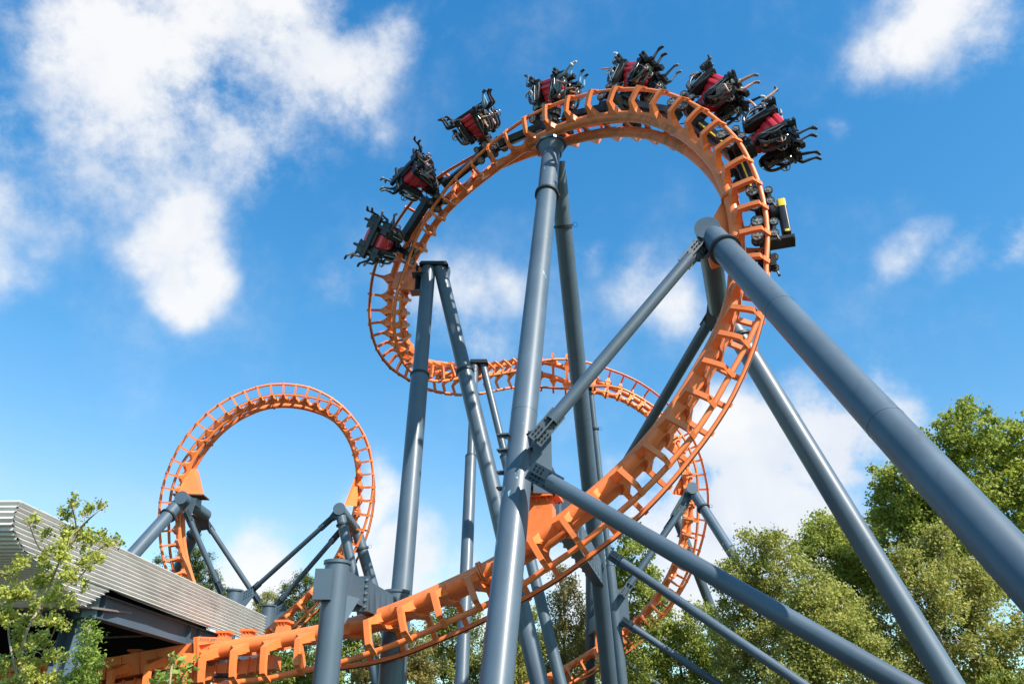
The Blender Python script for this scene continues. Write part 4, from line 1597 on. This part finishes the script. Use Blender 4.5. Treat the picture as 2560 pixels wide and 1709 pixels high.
def car_parts():
    P_ = []
    mb = MB()      # neck and slewing ring
    mb.tube((0, 0, .02), (0, 0, -.18), .20, seg=24)
    mb.tube((0, 0, -.18), (0, 0, -.26), .30, seg=28)
    mb.tube((0, 0, -.26), (0, 0, -.40), .26, .28, seg=28)
    mb.tube((0, 0, -.40), (0, 0, -.46), .31, seg=28)
    mb.bolts((0, 0, -.33), (0, 0, 1), .29, 14, .02)
    mb.box((0, 0, -.02), (.62, 0, 0), (0, .12, 0), (0, 0, .09))
    mb.tube((.1, .2, -.05), (.34, .3, -.22), .05, seg=8)
    mb.tube((-.15, -.22, -.06), (-.34, -.1, -.24), .05, seg=8)
    P_.append(('neck', mb.mesh('neck', M['chassis'])))
    mb = MB()      # ribbed red fairing between the back-to-back seats, narrow at the neck
    rs = []
    n = 20
    for i in range(n + 1):
        t = i / n
        z = -.44 - 1.0 * t
        w = .18 + .36 * min(1, t * 1.5)
        h = .16 + .13 * min(1, t * 1.5)
        if i % 4 == 0:
            w *= .91
            h *= .91
        rs.append(rrect(w, h, .08, z))
    mb.rings(rs)
    P_.append(('red_fairing', mb.mesh('red_fairing', M['red'], ang=22)))
    mb = MB()      # long beam at the outer end, joins both seat rows
    mb.rings([[Vector((v.x, yy, -1.53 + v.y)) for v in rrect(.10, .07, .02, 0)] for yy in (-.92, .92)])
    mb.box((0, 0, -1.50), (.24, 0, 0), (0, .3, 0), (0, 0, .05))
    P_.append(('outer_beam', mb.mesh('outer_beam', M['chassis'])))
    for sy in (-1, 1):
        mb = MB()      # pierced crossbar of each seat row
        y0 = sy * .57
        for k in range(7):
            x = -.84 + k * .28
            if k < 6:
                mb.box((x + .14, y0, -1.44), (.04, 0, 0), (0, .05, 0), (0, 0, .085))
        mb.box((0, y0, -1.38), (.86, 0, 0), (0, .055, 0), (0, 0, .03))
        mb.box((0, y0, -1.52), (.82, 0, 0), (0, .055, 0), (0, 0, .03))
        P_.append(('seat_crossbar', mb.mesh('seat_crossbar', M['chassis'])))
        for sx in (-1, 1):
            X = sx * .43
            q = lambda x, y, z: Vector((X + x, sy * (y + .53), z))
            mb = MB()  # seat: back shell, bolsters, pan
            mb.rings([[q(v.x, -.22 + v.y * .35 + (.05 if i in (0, 4) else 0), zz) for v in rrect(ww, .16, .07, 0)] for i, (zz, ww) in enumerate(((-.44, .12), (-.56, .18), (-.80, .22), (-1.15, .20), (-1.42, .22)))])
            for s2 in (-1, 1):
                mb.rings([[q(s2 * (.20 + v.x), -.12 + v.y, zz) for v in rrect(.03, yy, .025, 0)] for zz, yy in ((-.56, .05), (-.66, .11), (-.9, .08), (-1.2, .06), (-1.42, .16))])
            mb.rings([[q(v.x, yy, -1.43 + v.y + dz) for v in rrect(.21, .06, .04, 0)] for yy, dz in ((-.22, 0), (.1, 0), (.28, .03), (.33, .0))])
            P_.append(('seat', mb.mesh('seat', M['black'])))
            mb = MB()  # padded over-shoulder harness
            for s2 in (-1, 1):
                mb.path(smoothp([q(*v) for v in ((s2 * .12, -.18, -.60), (s2 * .15, -.02, -.55), (s2 * .15, .16, -.66), (s2 * .145, .22, -.9), (s2 * .12, .24, -1.15), (s2 * .05, .26, -1.24))], 22), .05, 10)
            mb.box(q(0, .25, -1.18), (.13, 0, 0), (0, .04, 0), (0, 0, .07))
            P_.append(('harness', mb.mesh('harness', M['vinyl'])))
            for s2 in (-1, 1):
                mb = MB()
                mb.path(smoothp([q(*v) for v in ((s2 * .15, .24, -.86), (s2 * .17, .38, -.92), (s2 * .16, .40, -1.05), (s2 * .13, .27, -1.13))], 14), .016, 7)
                P_.append(('grab_handle', mb.mesh('grab_handle', M['greymetal'])))
            mb = MB()  # hydraulic arm and hoses beside the seat
            mb.tube(q(sx * .27, -.16, -.60), q(sx * .27, -.10, -1.2), .022, seg=8)
            mb.path(smoothp([q(*v) for v in ((sx * .25, -.2, -.5), (sx * .34, -.1, -.62), (sx * .33, .06, -.9), (sx * .26, -.02, -1.25))], 14), .012, 6)
            P_.append(('hydraulic_strut', mb.mesh('hydraulic_strut', M['greymetal'])))
    mb = MB()
    mb.path(smoothp([Vector(v) for v in ((.3, -.1, -.3), (.42, -.45, -.1), (.34, -.62, .15), (.15, -.55, .28))], 16), .018, 6)
    P_.append(('cable', mb.mesh('cable', M['black'])))
    return P_


M['vinyl'] = mat('black_vinyl', (.035, .035, .038), .30, var=.15, vscale=8, coat=.4)
CARP = car_parts()
mbq = MB()
mbq.box((0, 0, 0), (.2, 0, 0), (0, 1.1, 0), (0, 0, .13))
mbq.box((0, 0, .17), (.12, 0, 0), (0, 1.15, 0), (0, 0, .045))
mbq.box((0, .95, 0), (.27, 0, 0), (0, .16, 0), (0, 0, .2))
mbq.box((0, -.95, 0), (.24, 0, 0), (0, .12, 0), (0, 0, .17))
BEAM = mbq.mesh('coupling_beam', M['chassis'])
mbq = MB()
mbq.box((0, 0, 0), (.008, 0, 0), (0, .8, 0), (0, 0, .025))
STRIPE = mbq.mesh('yellow_stripe', M['yellow'])


def carmtx(t):
    P, T, N, b = trk.frame(t)
    m = Matrix.Identity(4)
    for c, a in enumerate((b, -T, N, P)):
        for r in range(3):
            m[r][c] = a[r]
    return m


S135 = Matrix.Diagonal((1.1, 1.07, 1.13, 1))
CARS = [26.4, 29.25, 32.45, 35.5, 38.4, 41.45, 44.5]
LAB = ['train car on the right flank of the bend', 'train car on the upper right shoulder of the bend', 'train car just right of the highest point',
       'train car just left of the highest point', 'train car above the head of the tallest column', 'train car second from the left end',
       'train car, last one, leftmost and lowest']
GC = 'inverted coaster cars in a row'
for k, t in enumerate(CARS):
    m = carmtx(t)
    root = thing('train_car', 'black and red inverted ' + LAB[k], 'coaster car', group=GC, mtx=m)
    addwheels(root)
    for nme, me in CARP:
        part(nme, me, root, S135)
    # beam back to the next car / forward to the previous one
    t2 = t - 1.5
    bm_ = m.inverted() @ carmtx(t2) @ mloc(0, 0, .10)
    bb = part('coupling_beam', BEAM, root, bm_)
    if k in (0, 1):
        s = link('yellow_stripe', STRIPE, bb)
        s.matrix_parent_inverse = Matrix.Identity(4)
        s.matrix_basis = mloc(-.21, 0, .05)

# leading chassis without seats
m = carmtx(23.5)
root = thing('lead_car', 'seatless leading chassis with yellow bumper ends, lowest on the right', 'coaster car', group=GC, mtx=m)
addwheels(root)
mb = MB()
mb.tube((0, 0, .02), (0, 0, -.2), .2, seg=24)
mb.tube((0, 0, -.2), (0, 0, -.3), .3, seg=28)
mb.tube((0, 0, -.3), (0, 0, -.42), .25, seg=28)
mb.box((0, 0, -.02), (.62, 0, 0), (0, .12, 0), (0, 0, .09))
part('neck', mb.mesh('neck', M['chassis']), root)
mb = MB()
mb.rings([[Vector((v.x, yy, -.54 + v.y * k_)) for v in rrect(.30, .11, .05, 0)] for yy, k_ in ((-.26, 1.), (-.14, 1.1), (.88, 1.1), (.95, 1.))])
part('body', mb.mesh('body', M['black']), root)
for y in (-.14, .91):
    mb = MB()
    mb.rings([[Vector((v.x, yy, -.54 + v.y)) for v in rrect(.31, .125 if y < 0 else .09, .06, 0)] for yy in (y - (.13 if y < 0 else .04), y + (.13 if y < 0 else .04))])
    part('bumper', mb.mesh('bumper', M['yellow']), root)
mb = MB()
mb.box((0, 1.10, -.34), (.26, 0, 0), (0, .05, 0), (0, 0, .36))
mb.box((0, 1.10, -.70), (.22, 0, 0), (0, .08, 0), (0, 0, .03))
mb.box((0, 1.04, -.34), (.2, 0, 0), (0, .03, 0), (0, 0, .3))
part('front_arm', mb.mesh('front_arm', M['chassis']), root)
addm = carmtx(22.25)
BOG2 = thing('lead_bogie', 'small wheel bogie on the rails under the lowest right end of the train', 'wheel bogie', mtx=addm)
addwheels(BOG2)
mb = MB()
mb.box((0, 0, .05), (.7, 0, 0), (0, .1, 0), (0, 0, .08))
mb.box((0, -.5, .1), (.13, 0, 0), (0, .45, 0), (0, 0, .12))
part('axle_beam', mb.mesh('axle_beam', M['chassis']), BOG2)

# ------------------------------------------------------------------ riders


def skin_body(legs, arms):
    """skeleton grown into one skin; local frame of the car seat: x sideways, y forward, z up"""
    V, Rr, E, tagv = [], [], [], []

    def add(p, r, par, tg):
        V.append(Vector(p))
        Rr.append(r if isinstance(r, tuple) else (r, r))
        tagv.append(tg)
        if par is not None:
            E.append((par, len(V) - 1))
        return len(V) - 1
    pel = add((0, -.02, -1.33), (.15, .11), None, 'leg')
    ab = add((0, -.03, -1.20), (.135, .10), pel, 'top')
    ch = add((0, -.02, -1.02), (.155, .11), ab, 'top')
    ul = add((0, -.02, -.88), (.15, .09), ch, 'top')
    nk = add((0, .0, -.77), .052, ul, 'skin')
    jaw = add((0, .03, -.70), (.062, .065), nk, 'skin')
    hd_ = add((0, .02, -.615), (.078, .092), jaw, 'skin')
    cr_ = add((0, .0, -.545), (.062, .072), hd_, 'skin')
    ns = add((0, .125, -.645), .012, hd_, 'skin')
    for s in (-1, 1):
        er = add((s * .085, .01, -.64), .012, hd_, 'skin')
        sh = add((s * .17, -.02, -.86), .058, ul, 'top')
        el, wr, ha = [Vector(v) for v in arms[0 if s < 0 else 1]]
        f = lambda v: (s * v.x, v.y, v.z)
        e_ = add(f(el), .042, sh, 'top')
        w_ = add(f(wr), .028, e_, 'fore')
        h_ = add(f(ha), (.034, .02), w_, 'skin')
        d = (ha - wr).normalized()
        sd__ = d.cross(Vector((0, 0, 1))).normalized() if abs(d.z) < .9 else Vector((1, 0, 0))
        for i in range(4):
            o_ = sd__ * (-.027 + .018 * i)
            L_ = (.034, .040, .037, .028)[i]
            a = add(f(ha + o_ + d * .03), .0095, h_, 'skin')
            b = add(f(ha + o_ + d * (.03 + L_) + Vector((0, -.012, -.008))), .0085, a, 'skin')
            add(f(ha + o_ * .9 + d * (.035 + L_) + Vector((0, -.035, -.02))), .0075, b, 'skin')
        th = add(f(ha + sd__ * -.04 + d * .005), .010, h_, 'skin')
        add(f(ha + sd__ * -.052 + d * .03), .009, th, 'skin')
        hp = add((s * .10, .0, -1.36), .088, pel, 'leg')
        kn, an, ft = [Vector(v) for v in legs[0 if s < 0 else 1]]
        m_ = add((s * (.11 + kn.x) / 2, kn.y * .5, (-1.36 + kn.z) / 2 + .01), .078, hp, 'leg')
        k_ = add(f(kn), .058, m_, 'leg')
        cf = add(f(kn.lerp(an, .35) + Vector((0, -.015, 0))), .053, k_, 'shin')
        a_ = add(f(an), .036, cf, 'shin')
        mid = an.lerp(ft, .45)
        q1 = add(f(mid), (.056, .052), a_, 'shoe')
        add(f(an.lerp(ft, 1.12)), (.054, .036), q1, 'shoe')
        hl = an + (an - ft).normalized() * .05 + (an - kn).normalized() * .03
        add(f(hl), .046, a_, 'shoe')
    me = bpy.data.meshes.new('sk')
    me.from_pydata(V, E, [])
    ob = bpy.data.objects.new('sk', me)
    SC.collection.objects.link(ob)
    md = ob.modifiers.new('s', 'SKIN')
    md.branch_smoothing = .3
    lay = me.skin_vertices[0].data if len(me.skin_vertices) else None
    if lay is None:
        bm = bmesh.new()
        bm.from_mesh(me)
        bm.verts.layers.skin.verify()
        bm.to_mesh(me)
        bm.free()
        lay = me.skin_vertices[0].data
    for i, r in enumerate(Rr):
        lay[i].radius = r
        lay[i].use_root = (i == 0)
    ob.modifiers.new('b', 'SUBSURF').levels = 1
    dg = bpy.context.evaluated_depsgraph_get()
    out = bpy.data.meshes.new_from_object(ob.evaluated_get(dg))
    bpy.data.objects.remove(ob)
    names = ['skin', 'top', 'leg', 'shoe', 'fore', 'shin']
    out.materials.clear()
    for _ in names:
        out.materials.append(None)
    segs = [(V[a], V[b], tagv[b]) for a, b in E]
    for p in out.polygons:
        c = p.center
        best, bt = 1e9, 'top'
        for a, b, tg in segs:
            ab_ = b - a
            t = max(0, min(1, (c - a).dot(ab_) / max(1e-9, ab_.length_squared)))
            dd_ = (c - (a + ab_ * t)).length
            if dd_ < best:
                best, bt = dd_, tg
        p.material_index = names.index(bt)
    out.shade_smooth()
    out.name = 'person'
    return out


GRIP = ((.27, .10, -1.08), (.21, .30, -1.00), (.17, .38, -.98))
WAVE = ((.30, .16, -1.02), (.34, .40, -1.00), (.35, .48, -.98))
LEGS = [
    (((.13, .40, -1.42), (.14, .44, -1.82), (.15, .60, -1.88)), ((.13, .42, -1.40), (.15, .40, -1.80), (.16, .56, -1.86))),
    (((.15, .40, -1.46), (.18, .62, -1.80), (.20, .78, -1.80)), ((.15, .42, -1.43), (.20, .46, -1.84), (.22, .60, -1.90))),
    (((.16, .40, -1.34), (.24, .72, -1.56), (.26, .82, -1.46)), ((.13, .42, -1.42), (.12, .52, -1.84), (.12, .67, -1.86))),
]
BODY = [skin_body(LEGS[0], (GRIP, GRIP)), skin_body(LEGS[1], (GRIP, GRIP)), skin_body(LEGS[2], (GRIP, WAVE))]
mb = MB()
rs = []
for i in range(9):
    a = R(8 + 100 * i / 8)
    rr_ = math.sin(a) * .098
    rs.append([Vector((math.cos(t) * rr_ * .86, math.sin(t) * rr_ * 1.05 - .005 - .012 * i / 8, -.605 + math.cos(a) * .098 + (.075 if math.sin(t) > .45 and i > 5 else 0))) for t in [2 * math.pi * j / 20 for j in range(20)]])
mb.rings(rs)
HAIR_S = mb.mesh('hair', M['black'], ang=60)
mb2 = MB()
mb2.rings(rs)
mb2.path([Vector((0, -.07, -.62)), Vector((0, -.11, -.72)), Vector((0, -.10, -.86)), Vector((0, -.06, -.95))], [.07, .06, .045, .015], 10)
HAIR_L = mb2.mesh('hair', M['black'], ang=60)
mb3 = MB()
mb3.rings(rs)
mb3.box((0, .14, -.575), (.06, 0, 0), (0, .06, 0), (0, 0, .008))
CAPM = mb3.mesh('cap', M['black'], ang=60)
mb = MB()
for s in (-1, 1):
    mb.ico((s * .032, .103, -.625), .011, 1)
EYES = mb.mesh('eyes', M['black'])
mb = MB()
mb.box((0, .098, -.70), (.024, 0, 0), (0, .006, 0), (0, 0, .005))
CL = {}


def cm_(key, c, rough=.8):
    if key not in CL:
        CL[key] = mat('cloth_' + key, c, rough, var=.18, vscale=14)
    return CL[key]


SK = cm_('skin', (.52, .27, .19), .55)
DK = lambda: cm_('black', (.02, .02, .024))
JE = lambda: cm_('jeans', (.06, .13, .24))
LJ = lambda: cm_('light_jeans', (.18, .32, .46))
GR = lambda: cm_('grey', (.30, .31, .33))
WH = lambda: cm_('white', (.72, .73, .75))
NV = lambda: cm_('navy', (.025, .035, .08))
YE = lambda: cm_('yellow', (.62, .38, .04))
BL = lambda: cm_('blue', (.16, .34, .48))
BR = lambda: cm_('brown', (.16, .09, .05))
SHB = lambda: cm_('shoe_black', (.02, .018, .018), .5)
SHW = lambda: cm_('shoe_white', (.55, .55, .56), .5)
SHG = lambda: cm_('shoe_grey', (.18, .17, .17), .5)
HB, HN, HL = cm_('hair_black', (.02, .015, .012)), cm_('hair_brown', (.07, .035, .018)), cm_('hair_blond', (.35, .22, .09))
CLO = {
    'bh': (DK, JE, SHB, DK, JE, 'black hoodie and blue jeans'), 'ns': (NV, GR, SHB, None, None, 'navy top and grey shorts'),
    'gs': (GR, WH, SHG, None, None, 'grey t-shirt and pale shorts'), 'bb': (DK, NV, SHW, DK, NV, 'black clothes and white shoes'),
    'gj': (GR, JE, SHW, None, JE, 'grey top and jeans'), 'bk': (DK, DK, SHB, None, DK, 'black t-shirt and trousers'),
    'wj': (WH, JE, SHB, None, JE, 'white t-shirt and dark jeans'), 'bl': (BL, LJ, SHW, None, LJ, 'blue top and light jeans'),
    'br': (BR, LJ, SHB, None, LJ, 'brown top and light jeans'), 'wk': (WH, DK, SHG, None, DK, 'white top and black trousers'),
    'gk': (GR, DK, SHB, GR, DK, 'grey sweater and black trousers'), 'ye': (YE, BR, SHB, None, None, 'mustard top with bare shins'),
    'kk': (DK, DK, SHB, DK, DK, 'all black'), 'nj': (NV, JE, SHG, NV, JE, 'navy jacket and jeans'),
}
# per car: (lower-index end near side, far side, higher-index end near, far): clothes, pose
RID = [
    (('bh', 0), ('kk', 1), ('ns', 2), ('nj', 0)),
    (('gs', 1), ('bb', 1), ('bk', 0), ('gk', 2)),
    (('kk', 0), ('nj', 1), ('gj', 2), ('bk', 0)),
    (('bl', 2), ('br', 0), ('wj', 0), ('kk', 1)),
    (('br', 1), ('kk', 0), ('bk', 0), ('gk', 1)),
    (('gk', 0), ('bk', 1), ('wk', 1), ('nj', 2)),
    (('nj', 2), ('kk', 0), ('kk', 1), ('ye', 1)),
]
CARN = ['rightmost', 'second from right', 'third from right', 'middle', 'third from left', 'second from left', 'leftmost']
HM = [(HAIR_S, HN), (HAIR_L, HB), (HAIR_S, HB), (HAIR_L, HN), (HAIR_S, HL)]
kk_ = 0
for ci, row in enumerate(RID):
    for si, (key, bi) in enumerate(row):
        sy, sx = (1 if si < 2 else -1), (-1 if si % 2 == 0 else 1)
        top_, leg_, sho, fore, shin, words_ = CLO[key]
        rot = Matrix.Identity(4) if sy > 0 else Matrix.Rotation(math.pi, 4, 'Z')
        m = carmtx(CARS[ci]) @ S135 @ mloc(sx * .43, sy * .53, 0) @ rot
        o = bpy.data.objects.new('person', BODY[bi])
        SC.collection.objects.link(o)
        o.matrix_world = m
        WM[o] = m.copy()
        side = ('right' if ci > 1 else 'lower') if sy > 0 else ('left' if ci > 1 else 'upper')
        lb = 'rider in %s, %s %s seat of the %s car' % (words_, 'near' if sx < 0 else 'far', side, CARN[ci])
        tag(o, lb, 'person', 'riders hanging in the coaster cars')
        for i, mt in enumerate((SK, top_(), leg_(), sho(), fore() if fore else SK, shin() if shin else SK)):
            o.material_slots[i].link = 'OBJECT'
            o.material_slots[i].material = mt
        hm, hc = (CAPM, HB) if key == 'gs' else HM[kk_ % 5]
        kk_ += 1
        h = part('cap' if hm is CAPM else 'hair', hm, o)
        h.material_slots[0].link = 'OBJECT'
        h.material_slots[0].material = hc
        part('eyes', EYES, o)

# ------------------------------------------------------------------ bring the survey units to metres (one uniform scale for everything)
K = .75
for o in list(SC.objects):
    if o.parent is None and o.type != 'LIGHT':
        if o is cam:
            o.location = o.location * K
        else:
            o.matrix_world = Matrix.Scale(K, 4) @ (WM.get(o) or o.matrix_world)
